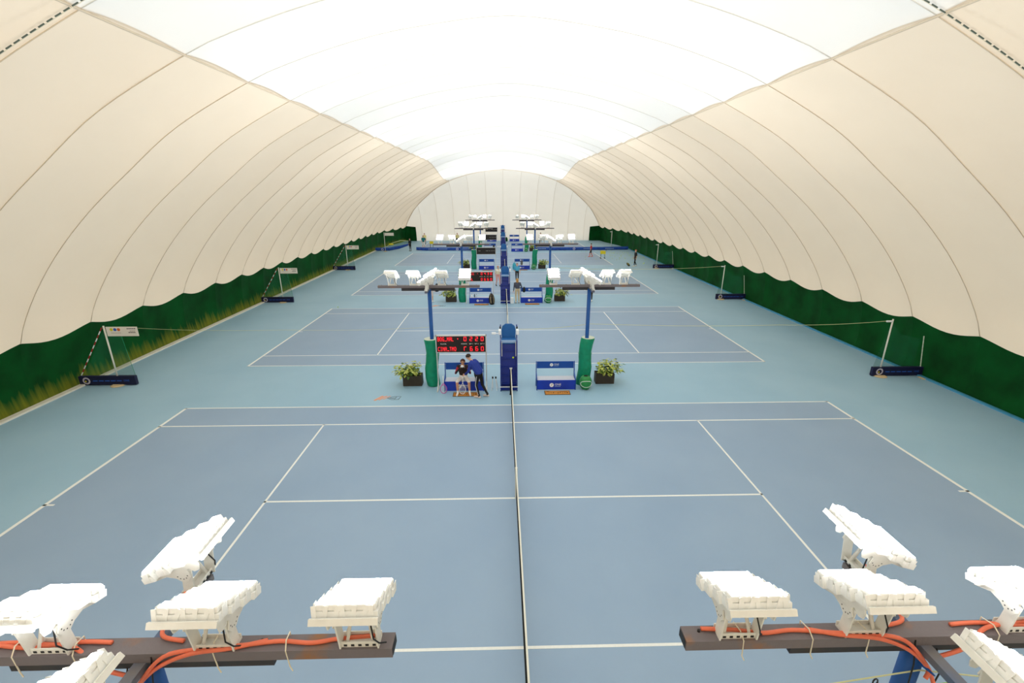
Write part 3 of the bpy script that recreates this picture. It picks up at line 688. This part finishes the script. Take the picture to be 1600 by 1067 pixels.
for y, lab in ((7.75,'level with the seated player'), (22.7,'level with the person in beige trousers'), (37.4,'level with the first unlit scoreboard')):
    side_stand(-1, y, 'navy banner roll with white signed post, ' + lab)
    side_stand(1, y + .2, 'navy banner roll with unsigned white post, ' + lab)
def cable(pts, label, sag=.15, r=.008):
    out = []
    for a, b in zip(pts, pts[1:]):
        a = Vector(a); b = Vector(b)
        for i in range(12): u = i/12; p = a.lerp(b, u); p.z -= sag*4*u*(1-u); out.append(p[:])
    out.append(pts[-1]); return tag(MB().tube(out, r, 5).build('net_cable', CORD), label, 'cable', 'overhead net cables')
cable([(15.515,7.95,2.42),(11,7.9,2.3),(3.2,7.75,2.45),(.35,7.4,2.35)], 'thin cord from unsigned white post to the umpire chair by the leaning padding', .06)
cable([(-14.68,7.75,2.4),(-9,7.7,2.3),(-3.2,7.6,2.4)], 'thin cord from the signed white post to the padding by the lit scoreboard', .06, .005)
cable([(15.515,22.9,2.42),(9,22.8,2.25),(3.1,22.7,2.45)], 'thin cord from white post to the mast by the person in beige trousers', .06, .01)
tg = tag(empty('divider_net', (0,0,0)), 'green net hung on cord and black hooks below the rusty mast beam', 'net')
MB().tube([(.6,-7.354,3.3),(1.4,-7.354,3.44),(2.33,-7.354,3.64),(3.02,-7.354,3.77),(3.7,-7.354,3.66),(4.9,-7.354,3.45)], .006, 5).build('carrier_cord', CORD, tg)
edge = [(1.2,-7.354,3.34),(1.9,-7.354,3.49),(2.45,-7.354,3.6),(2.7,-7.354,3.62),(3.0,-7.354,3.58),(3.35,-7.354,3.62),(4.9,-7.354,3.36)]
MB().tube(edge, .007, 5).build('net_edge', mat('lime_cord', (160,200,60), .7), tg)
MB().add(edge + [(4.9,-7.354,.05),(1.2,-7.354,.05)], [tuple(range(len(edge)+2))]).build('netting', GNET, tg)
for x, z in ((1.9,3.53),(2.68,3.68),(3.37,3.68)):
    MB().tube([(x+.02*math.cos(a*.7),-7.362,z-.02+.035*math.sin(a*.7)) for a in range(10)], .006, 5).build('hook', BLACK, tg)

# dividing banner across the hall
def banner(pts, label, h=.42):
    t = tag(empty('dividing_banner', (0,0,0)), label, 'banner', 'long blue banner between the courts')
    vs = []; fs = []; n = len(pts)*10
    def at_(u):
        f_ = u*(len(pts)-1); i = min(len(pts)-2, int(f_)); return Vector(pts[i]).lerp(Vector(pts[i+1]), sm(f_-i)*.5+(f_-i)*.5), f_
    for i in range(n+1):
        p, f_ = at_(i/n); wob = .05*math.sin(i*1.3)
        hh = h*(1 - .45*sm((p.z-.1)/.8))
        for q, (dy, dz) in enumerate(((wob,0),(wob-.06,hh*.5),(wob*.3,hh),(wob*.3+.05,hh),(wob+.05,0))): vs.append((p.x, p.y+dy, p.z+.02+dz))
    for i in range(n):
        for q in range(5): fs.append((i*5+q, (i+1)*5+q, (i+1)*5+(q+1)%5, i*5+(q+1)%5))
    MB().add(vs, fs).build('banner_cloth', DIVB, t, True)
    return t
YD = 53.75
b1 = banner([(-17.4,YD,0),(-15.5,YD,.02),(-14.2,YD,.25),(-12.75,YD,.75)], 'blue banner end lifted to the hand of the person in black')
b2 = banner([(-11.9,YD+.1,.05),(-10.5,YD,0),(-7,YD,0),(-3.6,YD,0)], 'blue banner along the ground between the person in black and the umpire chairs')
b3 = banner([(3.5,YD,0),(8,YD-.2,0),(13,YD,0),(17.2,YD+.3,.02)], 'blue banner along the ground running to the blue kerb')
for t, xs in ((b1,(-16.4,)), (b2,(-6.3,)), (b3,(9.6,))):
    for x in xs:
        d = MB(); v, f = disc(.17, 20); d.add(v, f, 0, Matrix.Translation((x,YD-.28,.24)) @ FRONT); v, f = disc(.09, 16); d.add(v, f, 1, Matrix.Translation((x,YD-.283,.24)) @ FRONT)
        d.build('round_badge', [SILV, BTXT], t)
for t, xs in ((b2,(-9.6,-8.2,-5.0)), (b3,(5.2,11.5,14.5))):
    for x in xs:
        k = MB()
        for q in range(6): k.box((x-.6+.2*q, YD-.271, .2), (x-.46+.2*q, YD-.269, .3))
        k.build('banner_print', CHAIRP, t)
nt_ = tag(empty('raised_net', (0,0,0)), 'green divider net with yellow top cord raised toward the person in black', 'net')
MB().add([(-15.9,YD+.26,.5),(-15.2,YD+.26,1.0),(-14,YD+.26,1.35),(-12.8,YD+.2,1.3),(-12.75,YD+.2,.8),(-14.2,YD+.2,.35)], [(0,1,2,5),(2,3,4,5)]).build('netting', GNET, nt_)
MB().tube([(-15.9,YD+.26,.55),(-15.2,YD+.26,1.0),(-14,YD+.26,1.36),(-12.8,YD+.2,1.3)], .035, 6).build('top_cord', CORD, nt_)
MB().sphere((-15.3,YD+.26,.85), .22, 8, 0, (1.6,.5,.6)).build('bunched_edge', YEL, nt_)

# stands on the far walls
def far_post(x, y, sign, label):
    t = tag(empty('net_stand', (x, y, 0)), label, 'net stand', 'stands at the curtain walls')
    MB().tube([(0,0,0),(0,0,2.5)], .035, 10).build('post', STEELW, t, True); MB().lathe([(.22,0),(.2,.05)], 14).build('wooden_foot', WOOD, t)
    if sign: MB().box((.08,-.012,2.08), (1.28,.012,2.46)).build('sign_board', SIGN, t)
    else: MB().box((-.25,-.03,2.38), (0,.03,2.44)).build('top_bracket', WHITEP, t)
far_post(-15.9, 53.0, True, 'white post with sign board beside the raised green net')
far_post(14.9, 54.5, False, 'white post at the far end of the blue banner by the curtain')

# ball cart, bags and small things
t = tag(empty('ball_cart', (11.8, 45.3, 0)), 'yellow ball basket on a wheeled stand among scattered balls', 'ball cart')
k = MB(); k.rbox((-.28,-.22,.55), (.28,.22,.9), .02); k.build('basket', YEL, t)
for sx in (-1,1):
    for sy in (-1,1): MB().tube([(sx*.24,sy*.18,.06),(sx*.22,sy*.16,.55)], .014, 6).build('leg', BLACK, t); MB().sphere((sx*.24,sy*.18,.05), .05, 8).build('wheel', BLACK, t)
MB().tube([(.28,.2,.85),(.38,.2,1.0),(.38,-.2,1.0),(.28,-.2,.85)], .014, 6).build('handle', BLACK, t)
me = MB().sphere((0,0,0), .034, 8).mesh('tennis_ball', BALLY, True)
def ball(x, y, label, group=None):
    o = obj('tennis_ball', me); o.location = (x, y, .034); return tag(o, label, 'tennis ball', group)
rnd = random.Random(3)
for i in range(64):
    u = rnd.random()
    if u < .75: x, y = rnd.uniform(13.2, 17.0), rnd.uniform(40.5, 52.5)
    else: x, y = rnd.uniform(9.2, 13.2), rnd.uniform(43, 52.8)
    if abs(x-11.8) < .5 and abs(y-45.3) < .5: y += 1.2
    ball(x, y, 'loose tennis ball among those strewn around the ball cart', 'tennis balls strewn around the cart')
o = ball(-11.55, 21.0, 'single tennis ball lying beside the baseline on the white kerb side')
def racket_bag(x, y, z, rx, label, m1, m2, s=1.0):
    t = tag(empty('racket_bag', (x, y, z)), label, 'bag')
    t.rotation_euler = (rx, 0, R(20)); pr = [(.02,0),(.12,.03),(.17,.2),(.18,.4),(.14,.62),(.06,.78),(.01,.8)]
    MB().lathe(pr, 16, 0, Matrix.Diagonal((s*1.25,s*.7,s,1))).build('shell', m1, t, True)
    for a in (-.6, .6): MB().tube([(s*.19*math.sin(a), -s*.12*math.cos(a), s*.1), (s*.215*math.sin(a), -s*.135*math.cos(a), s*.4), (s*.1*math.sin(a), -s*.07*math.cos(a), s*.7)], .014*s, 6).build('piping', m2, t)
    MB().tube([(.0,.12*s,.3*s),(.02,.2*s,.45*s),(.0,.1*s,.62*s)], .012, 6).build('strap', BLACK, t)
GOLDB = mat('black_bag_fabric', (38,32,26), .6); CREAMT = mat('cream_trim', (206,190,150), .6)
TURQ = mat('turquoise_fabric', (60,170,196), .6)
racket_bag(-1.0, ST[2]-1.0, 0, R(-14), 'black racket bag with cream piping leaning on a bench front', GOLDB, CREAMT)
racket_bag(1.0, ST[3]-.85, 0, R(-8), 'turquoise and black bag standing at the end of a bench', TURQ, GOLDB, .95)
racket_bag(1.75, ST[3]-.45, .44, R(-4), 'dark bag with white piping on the seat of a bench', GOLDB, WHITEP, .6)
racket_bag(-1.32, ST[1]-.38, .44, R(-6), 'black backpack on the bench next to the seated player', BLACK, GOLDB, .62)
racket_bag(.55, 66.0, 0, R(-8), 'dark green bag beside the last bench at the end wall', GREEN_R, BLACK, .9)
racket_bag(-1.32, ST[4]-.42, .44, R(-10), 'dark bag on the bench behind the dividing banner', BLACK, GOLDB, .6)
tag(MB().rbox((.3,ST[2]-.75,0), (.52,ST[2]-.5,.42), .02).build('waste_bin', WHITEP), 'small white bin beside an umpire chair', 'bin')
for i, (x, c_) in enumerate(((-2.45,WHITEP),(-2.25,BLACK),(-2.12,GREYW))):
    t = tag(empty('drink_bottle', (x, ST[2]-.45, .4265)), ['white', 'black', 'grey'][i] + ' drink bottle standing on the bench with the racket bag', 'bottle')
    MB().lathe([(.035,0),(.038,.02),(.038,.16),(.018,.19),(.018,.2)], 12).build('body', c_, t, True); MB().lathe([(.02,.2),(.02,.23)], 10).build('cap', BLACK, t)
def racket(x, y, rot, m, label, z=0):
    t = tag(empty('tennis_racket', (x, y, z)), label, 'racket'); t.rotation_euler = rot
    pts = [(.125*math.sin(a*math.pi/16), 0, .17-.165*math.cos(a*math.pi/16)) for a in range(33)]
    MB().tube(pts, .012, 6, 0, False).build('frame', m, t)
    k = MB()
    for i in range(-5, 6):
        x_ = i*.021; hz_ = .16*math.sqrt(max(0, 1-(x_/.122)**2)); k.tube([(x_,0,.17-hz_),(x_,0,.17+hz_)], .0016, 3)
        z_ = i*.028; hx = .122*math.sqrt(max(0, 1-(z_/.162)**2)); k.tube([(-hx,0,.17+z_),(hx,0,.17+z_)], .0016, 3)
    k.build('strings', WHITEP, t)
    MB().tube([(-.07,0,.31),(0,0,.42)], .01, 6).build('throat', m, t); MB().tube([(.07,0,.31),(0,0,.42)], .01, 6).build('throat', m, t)
    MB().tube([(0,0,.42),(0,0,.69)], .016, 8).build('grip', WHITEP, t)
racket(-2.62, ST[1]-.86, (R(-14),0,R(8)), mat('magenta_frame', (196,60,160), .4), 'magenta racket with white grip leaning on the bench side frame')
racket(-1.88, ST[1]-1.02, (R(-20),0,R(-4)), WHITEP, 'white racket standing between the seated player\'s shins', .038)
for i, (x, lean) in enumerate(((-.76,.05),(-.55,-.04))):
    t = tag(empty('folding_stand', (x, ST[1]-.55, 0)), 'thin white stand with black clip next to the umpire chair', 'stand', 'thin stands by the umpire chair')
    MB().tube([(0,-.1,0),(lean,0,.5)], .012, 6).build('leg', WHITEP, t); MB().tube([(.05,.12,0),(lean,0,.5)], .012, 6).build('leg', WHITEP, t); MB().rbox((lean-.03,-.02,.48), (lean+.03,.02,.56), .006).build('clip', BLACK, t)
for i, yy in enumerate((ST[1]-1.25, ST[2]-1.3)):
    k = MB()
    for q in range(3): k.beam((-.42+.16*q,-.2+.05*q,.003), (-.18+.14*q,.2,.003), .11-.03*q, .003)
    k.build('painted_orange_strokes', mat('faded_orange_paint', (222,160,130), .7), floor).location = (-4.75, yy, 0)
    k = MB()
    for a, b_ in (((.02,0),(.2,.14)),((.2,.14),(.5,.16)),((.02,0),(.2,-.14)),((.2,-.14),(.5,-.12)),((.36,.12),(.32,-.1)),((.52,.14),(.46,-.12)),((.1,0),(.34,.06)),((.1,0),(.32,-.06))): k.beam(a+(.003,), b_+(.003,), .018, .003)
    k.build('painted_black_strokes', mat('faded_black_paint', (84,98,108), .7), floor).location = (-4.75, yy, 0)

# ------------------------------------------------------------------ people
HAIRS = {}
def person(name, loc, rz, J, col, label, voxel=.013, hair=(50,36,26), long_hair=False, scale=1.0, bulk=1.0):
    """J overrides joints of a relaxed standing figure facing +Y; body is one remeshed continuous surface"""
    P_ = dict(pel=(0,0,.96), waist=(0,0,1.1), chest=(0,.0,1.32), neck=(0,-.005,1.49), head=(0,.02,1.655),
              shL=(-.19,0,1.43), elL=(-.245,-.02,1.15), wrL=(-.26,.05,.9), shR=(.19,0,1.43), elR=(.245,-.02,1.15), wrR=(.26,.05,.9),
              hipL=(-.095,0,.93), knL=(-.105,.02,.5), anL=(-.11,-.02,.09), toL=(-.125,.16,.035), hipR=(.095,0,.93), knR=(.105,.02,.5), anR=(.11,-.02,.09), toR=(.125,.16,.035))
    P_.update(J); P_ = {k_: Vector(v) for k_, v in P_.items()}
    caps = []      # a, b, ra, rb, region
    def cp(a, b, ra, rb, reg): caps.append((Vector(a), Vector(b), ra, rb, reg))
    up = (P_['neck']-P_['pel']).normalized(); sx = (P_['shR']-P_['shL']).normalized()*.07
    for s in (-1, 1):
        cp(P_['pel']+sx*s*1.0, P_['waist']+sx*s*.85, .105, .1, 'bot'); cp(P_['waist']+sx*s*.85-up*(.1 if bulk > 1 else 0), P_['chest']+sx*s*1.15, .108*bulk, .12*bulk, 'top')
        cp(P_['chest']+sx*s*1.0, P_['neck']-up*.06+sx*s*.7, .115*bulk, .075, 'top')
    cp(P_['neck']-up*.05, P_['head']-up*.04, .055, .05, 'skin')
    fw = (P_['head']-P_['neck']); face = Vector(J.get('face', (0,1,0))).normalized(); hup = Vector(J.get('hup', (0,0,1))).normalized()
    hd = P_['head']
    cp(hd+hup*.035-face*.012, hd+hup*.035+face*.012, .088, .085, 'skin'); cp(hd-hup*.05+face*.022, hd-hup*.06+face*.034, .062, .052, 'skin')
    cp(hd+face*.088-hup*.005, hd+face*.104-hup*.018, .012, .014, 'skin')
    hs = face.cross(hup).normalized()
    for s in (-1, 1): cp(hd+hs*s*.086+hup*.01, hd+hs*s*.09-hup*.02, .016, .013, 'skin')
    for S in 'LR':
        cp(P_['chest'].lerp(P_['sh'+S], .5)+up*.06, P_['sh'+S], .075, .068, 'top')
        cp(P_['sh'+S], P_['el'+S], .058*bulk, .043*bulk, 'arm1'); cp(P_['el'+S], P_['wr'+S], .043*bulk, .029*bulk, 'arm2')
        d = (P_['wr'+S]-P_['el'+S]).normalized(); side = d.cross(Vector((1,0,0)) if abs(d.x) < .7 else Vector((0,1,0))).normalized(); inn = d.cross(side).normalized()*(1 if S == 'L' else -1)
        w0 = P_['wr'+S]
        for q in (-1, 0, 1): cp(w0+side*.018*q, w0+d*.075+side*.022*q, .016, .014, 'hand')
        for q, L_ in zip((-1.5,-.5,.5,1.5), (.058,.07,.074,.062)):
            b0 = w0+d*.08+side*.016*q; b1 = b0+d*L_*.5+inn*.012; b2 = b1+d*L_*.4+inn*.03
            cp(b0, b1, .0095, .009, 'hand'); cp(b1, b2, .009, .0075, 'hand')
        th = w0+d*.025-side*.026; cp(th, th+d*.03-side*.022+inn*.015, .012, .0105, 'hand'); cp(th+d*.03-side*.022+inn*.015, th+d*.062-side*.026+inn*.03, .0105, .009, 'hand')
        cp(P_['hip'+S], P_['kn'+S], .088, .06, 'leg1'); cp(P_['kn'+S], P_['an'+S]+Vector((0,0,.02)), .058, .04, 'leg2')
        an, to = P_['an'+S], P_['to'+S]; fd = (to-an); fd.z = 0; fd = fd.normalized()
        cp(an-fd*.03-Vector((0,0,.035)), an-Vector((0,0,.03)), .042, .045, 'shoe'); cp(an+fd*.03-Vector((0,0,.035)), to, .044, .034, 'shoe'); cp(an+Vector((0,0,.05)), an, .04, .043, 'sock')
    bm = MB()
    for a, b, ra, rb, reg in caps:
        d = b-a; n = 10
        if d.length < 1e-4: d = Vector((0,0,.001)); b = a+d
        dn = d.normalized(); ps = []; rs = []
        for q in range(5): u = q/4*math.pi/2; ps.append(a-dn*ra*math.cos(u)); rs.append(max(.001, ra*math.sin(u)))
        for q in range(5): u = q/4*math.pi/2; ps.append(b+dn*rb*math.sin(u)); rs.append(max(.001, rb*math.cos(u)))
        bm.tube(ps, rs, n)
    o = bm.build(name + '_raw', WHITEP); md = o.modifiers.new('r', 'REMESH'); md.mode = 'VOXEL'; md.voxel_size = voxel; md.use_smooth_shade = True
    ms = o.modifiers.new('s', 'SMOOTH'); ms.factor = .5; ms.iterations = 2
    dg = bpy.context.evaluated_depsgraph_get(); me = bpy.data.meshes.new_from_object(o.evaluated_get(dg)); bpy.data.objects.remove(o)
    regs = ['skin','top','bot','shoe','sock','arm1','arm2','hand','leg1','leg2']
    defaults = dict(skin=(222,176,150), sock=(236,236,232), hand=(222,176,150)); defaults.update(col)
    me.materials.clear()
    for r_ in regs:
        c = defaults.get(r_) or defaults.get({'arm1':'top','arm2':'arm1' if 'arm1' in defaults else 'top','leg1':'bot','leg2':'leg1' if 'leg1' in defaults else 'bot','shoe':'sock'}.get(r_, 'skin'))
        me.materials.append(mat('cloth_%d_%d_%d' % c, c, .75, noise=.08, nscale=18))
    import numpy as np
    n = len(me.polygons); cen = np.empty(n*3); me.polygons.foreach_get('center', cen); cen = cen.reshape(-1, 3)
    best = np.full(n, 1e9); idx = np.zeros(n, int)
    for a, b, ra, rb, reg in caps:
        A = np.array(a); D = np.array(b)-A; L2 = max(1e-9, (D*D).sum()); u = np.clip(((cen-A)@D)/L2, 0, 1)
        dist = np.linalg.norm(cen-(A+u[:,None]*D), axis=1)-(ra+(rb-ra)*u); k_ = dist < best
        best[k_] = dist[k_]; idx[k_] = regs.index(reg)
    me.polygons.foreach_set('material_index', idx.astype(np.int32)); me.polygons.foreach_set('use_smooth', [True]*n); me.name = 'body'
    t = tag(empty('person', loc, rz), label, 'person'); t.scale = (scale,)*3
    obj('body', me, t)
    # hair cap and eyes
    B = Matrix((hs, face, hup)).transposed().to_4x4(); B.translation = hd
    h = MB(); vs = []; fs = []; na, nb = 18, 9
    for i in range(nb+1):
        for k_ in range(na):
            lon = 2*math.pi*k_/na; front = math.sin(lon)
            low = -.02 if front < -.1 else (.055 if front > .35 else .02)
            if long_hair and front < .2: low = -.16
            zt = .128; zz = zt + (low-zt)*(i/nb); q = max(-1, min(1, (zz-.035)/.097)); r_ = .097*math.sqrt(max(.0004, 1-q*q)) if zz > .035 else .097*(1-.12*((.035-zz)/.2))
            r_ += .004*math.sin(k_*5+i*3)
            vs.append((r_*math.cos(lon), r_*math.sin(lon)*1.08-.012, zz))
    for i in range(nb):
        for k_ in range(na): fs.append((i*na+k_, i*na+(k_+1)%na, (i+1)*na+(k_+1)%na, (i+1)*na+k_))
    fs.append(tuple(range(na)))
    h.add(vs, fs, 0, B).build('hair', mat('hair_%d_%d_%d' % hair, hair, .7, bump=.4, bscale=60), t, True)
    e = MB()
    for s in (-1, 1): e.sphere(B @ Vector((s*.032,.079,.008)), .0095, 6)
    e.build('eyes', BLACK, t, True)
    return t

# coach bending toward the seated player, seen from the side with the head low
coach = person('coach', (-1.22, ST[1]-1.2, 0), R(62), dict(pel=(0,-.02,.97), waist=(0,.05,1.12), chest=(0,.19,1.31), neck=(0,.31,1.44), head=(0,.43,1.55), face=(0,.75,-.65), hup=(0,.65,.75),
    shL=(-.19,.26,1.37), elL=(-.24,.3,1.08), wrL=(-.2,.48,.92), shR=(.19,.26,1.37), elR=(.24,.33,1.12), wrR=(.17,.45,1.0),
    knL=(-.11,.06,.52), anL=(-.12,-.06,.09), toL=(-.13,.13,.035), hipL=(-.095,-.02,.94), hipR=(.095,-.02,.94), knR=(.1,-.08,.5), anR=(.11,-.3,.11), toR=(.12,-.13,.04)),
    dict(top=(34,58,150), arm1=(34,58,150), arm2=(30,50,136), bot=(26,24,28), leg1=(26,24,28), leg2=(26,24,28), shoe=(226,206,196), sock=(40,38,40)),
    'person in a blue jacket and black trousers bending over the seated player', .009, bulk=1.2)
MB().tube([(-.185,-.01,.9), (-.178,.03,.7), (-.168,.06,.52), (-.162,.0,.3), (-.158,-.05,.14)], .009, 5).build('trouser_stripe', WHITEP, coach)
person('player', (-1.86, ST[1]-.52, .02), math.pi, dict(pel=(0,-.02,.52), waist=(0,-.0,.68), chest=(0,.05,.88), neck=(0,.09,1.05), head=(0,.13,1.2), face=(0,1,-.15), hup=(0,.15,1),
    shL=(-.19,.06,.99), elL=(-.28,.2,.77), wrL=(-.08,.29,1.05), shR=(.19,.06,.99), elR=(.28,.2,.77), wrR=(.08,.29,1.05),
    hipL=(-.1,.0,.5), knL=(-.24,.42,.5), anL=(-.26,.5,.1), toL=(-.3,.68,.04), hipR=(.1,0,.5), knR=(.22,.42,.5), anR=(.2,.5,.1), toR=(.22,.68,.04)),
    dict(top=(52,38,34), arm1=(176,30,52), arm2=(38,30,32), bot=(240,238,236), leg1=(240,236,232), leg2=(206,150,118), shoe=(240,238,234), sock=(240,240,238), skin=(206,156,124), hand=(206,156,124)),
    'seated player in a red and black jacket and white shorts with cloth at face', .009, hair=(70,34,24))
o = tag(MB().sphere((-1.86, ST[1]-.9, 1.14), .06, 10, 0, (1.2,.7,.8)).build('face_cloth', WHITEP, None, True), 'white cloth held to the face of the seated player', 'cloth')
walk = dict(knL=(-.105,.12,.52), anL=(-.11,.14,.09), toL=(-.12,.32,.035), knR=(.105,-.02,.5), anR=(.11,-.2,.11), toR=(.12,-.03,.045))
blk = (26,24,26)
person('p', (-5.38, 22.5, 0), R(-20), {}, dict(top=(232,226,222), bot=(226,206,200), leg1=(226,206,200), leg2=(222,182,162), shoe=(240,238,236)), 'person in pale clothes behind the mast of the lit scoreboard', scale=.97)
racket_bag(-4.92, 22.35, .78, 0, 'long black bag hanging from the shoulder of the person in pale clothes', BLACK, GOLDB, .75)
person('p', (6.1, 22.6, 0), R(165), dict(walk), dict(top=(216,204,186), bot=(52,44,36), leg1=(52,44,36), leg2=(46,40,34), shoe=(236,234,232)), 'person in a pale top and dark trousers behind the mast by the empty bench', hair=(110,80,50))
person('p', (.78, 22.0, 0), R(10), dict(wrR=(.2,.12,1.05), elR=(.3,-.03,1.16)), dict(top=(76,80,96), arm1=(70,74,90), arm2=(60,64,80), bot=(206,186,152), leg1=(206,186,152), leg2=(206,186,152), shoe=(180,170,160)),
       'person with blond hair in a grey top and beige trousers seen from behind', hair=(196,150,92), long_hair=True)
racket_bag(1.25, 22.0, .78, 0, 'black shoulder bag on the person in beige trousers', BLACK, BLACK, .5)
person('p', (1.04, 30.2, 0), R(175), dict(walk, wrR=(.14,.02,.98), elR=(.34,-.04,1.15)), dict(top=(84,176,214), arm1=(84,176,214), arm2=(214,168,140), bot=blk, leg1=blk, leg2=blk, shoe=(226,222,210)),
       'person in a light blue shirt and black trousers walking across the court', hair=(120,72,40), scale=.93)
person('p', (-.62, 28.3, 0), R(200), dict(walk), dict(top=(236,226,196), arm1=(236,220,196), arm2=(226,170,150), bot=(232,160,150), leg1=(232,164,150), leg2=(222,170,150), sock=(40,44,40), shoe=(40,60,48)),
       'player in a cream shirt and pink shorts next to a red-lit scoreboard', hair=(214,150,130), scale=.97)
person('p', (13.9, 38.9, 0), R(100), dict(walk), dict(top=blk, arm1=blk, arm2=(216,170,140), bot=blk, leg1=blk, leg2=blk, shoe=(230,226,210)), 'person in black with ginger hair standing by the strewn balls', hair=(206,110,80))
racket_bag(13.2, 38.5, .12, R(-60), 'yellow and black bag on the ground at the feet of the person in black', BLACK, YEL, .7)
person('p', (10.65, 46.8, 0), R(70), dict(walk), dict(top=(196,50,50), arm1=(196,50,50), arm2=(216,150,124), bot=(40,40,60), leg1=(60,50,60), leg2=(232,120,100), sock=(236,110,90), shoe=(236,100,80)), 'player in a red shirt and dark shorts near the ball cart', scale=.92)
person('p', (-12.62, 53.4, 0), R(150), dict(wrL=(-.14,.3,1.08), elL=(-.25,.06,1.16)), dict(top=(22,44,48), arm1=(22,44,48), arm2=(22,44,48), bot=(20,22,26), leg1=(20,22,26), leg2=(20,22,26), shoe=(28,28,30)), 'person in black lifting the end of the blue banner', hair=(80,56,40), scale=.95)
person('p', (-11.35, 56.6, 0), R(200), dict(walk), dict(top=(10,112,120), arm1=(10,112,120), arm2=(214,168,140), bot=(16,96,92), leg1=(232,224,214), leg2=(220,176,150), shoe=(224,200,180)), 'player in a teal shirt and white shorts on the last court', hair=(60,44,34))
person('p', (-11.75, 60.3, 0), R(190), {}, dict(top=(236,224,150), bot=(60,64,70), leg1=(60,64,70), leg2=(60,64,70), shoe=(220,220,214)), 'person in a pale yellow shirt behind the player in teal', hair=(170,110,80), scale=1.02)
person('p', (-6.9, 60.5, 0), R(180), {}, dict(top=(226,214,150), bot=blk, leg1=blk, leg2=blk, shoe=(220,220,214)), 'person with brown hair and a pale top on the last court, between masts', hair=(120,76,44), scale=1.02)
person('p', (5.6, 60.8, 0), R(180), {}, dict(top=(214,190,170), bot=(40,60,60), leg1=(40,60,60), leg2=(40,60,60), shoe=(220,220,214)), 'person with dark hair on the last court, on the bench side with the ball bins', hair=(60,44,30), scale=1.02)
t = tag(empty('ball_basket', (-10.4, 58.0, 0)), 'yellow ball basket near the player in teal', 'ball basket')
MB().rbox((-.25,-.2,.5), (.25,.2,.85), .02).build('basket', YEL, t)
for sx in (-1, 1):
    for sy in (-1, 1): MB().tube([(sx*.2,sy*.16,0),(sx*.2,sy*.16,.5)], .016, 6).build('leg', BLACK, t)
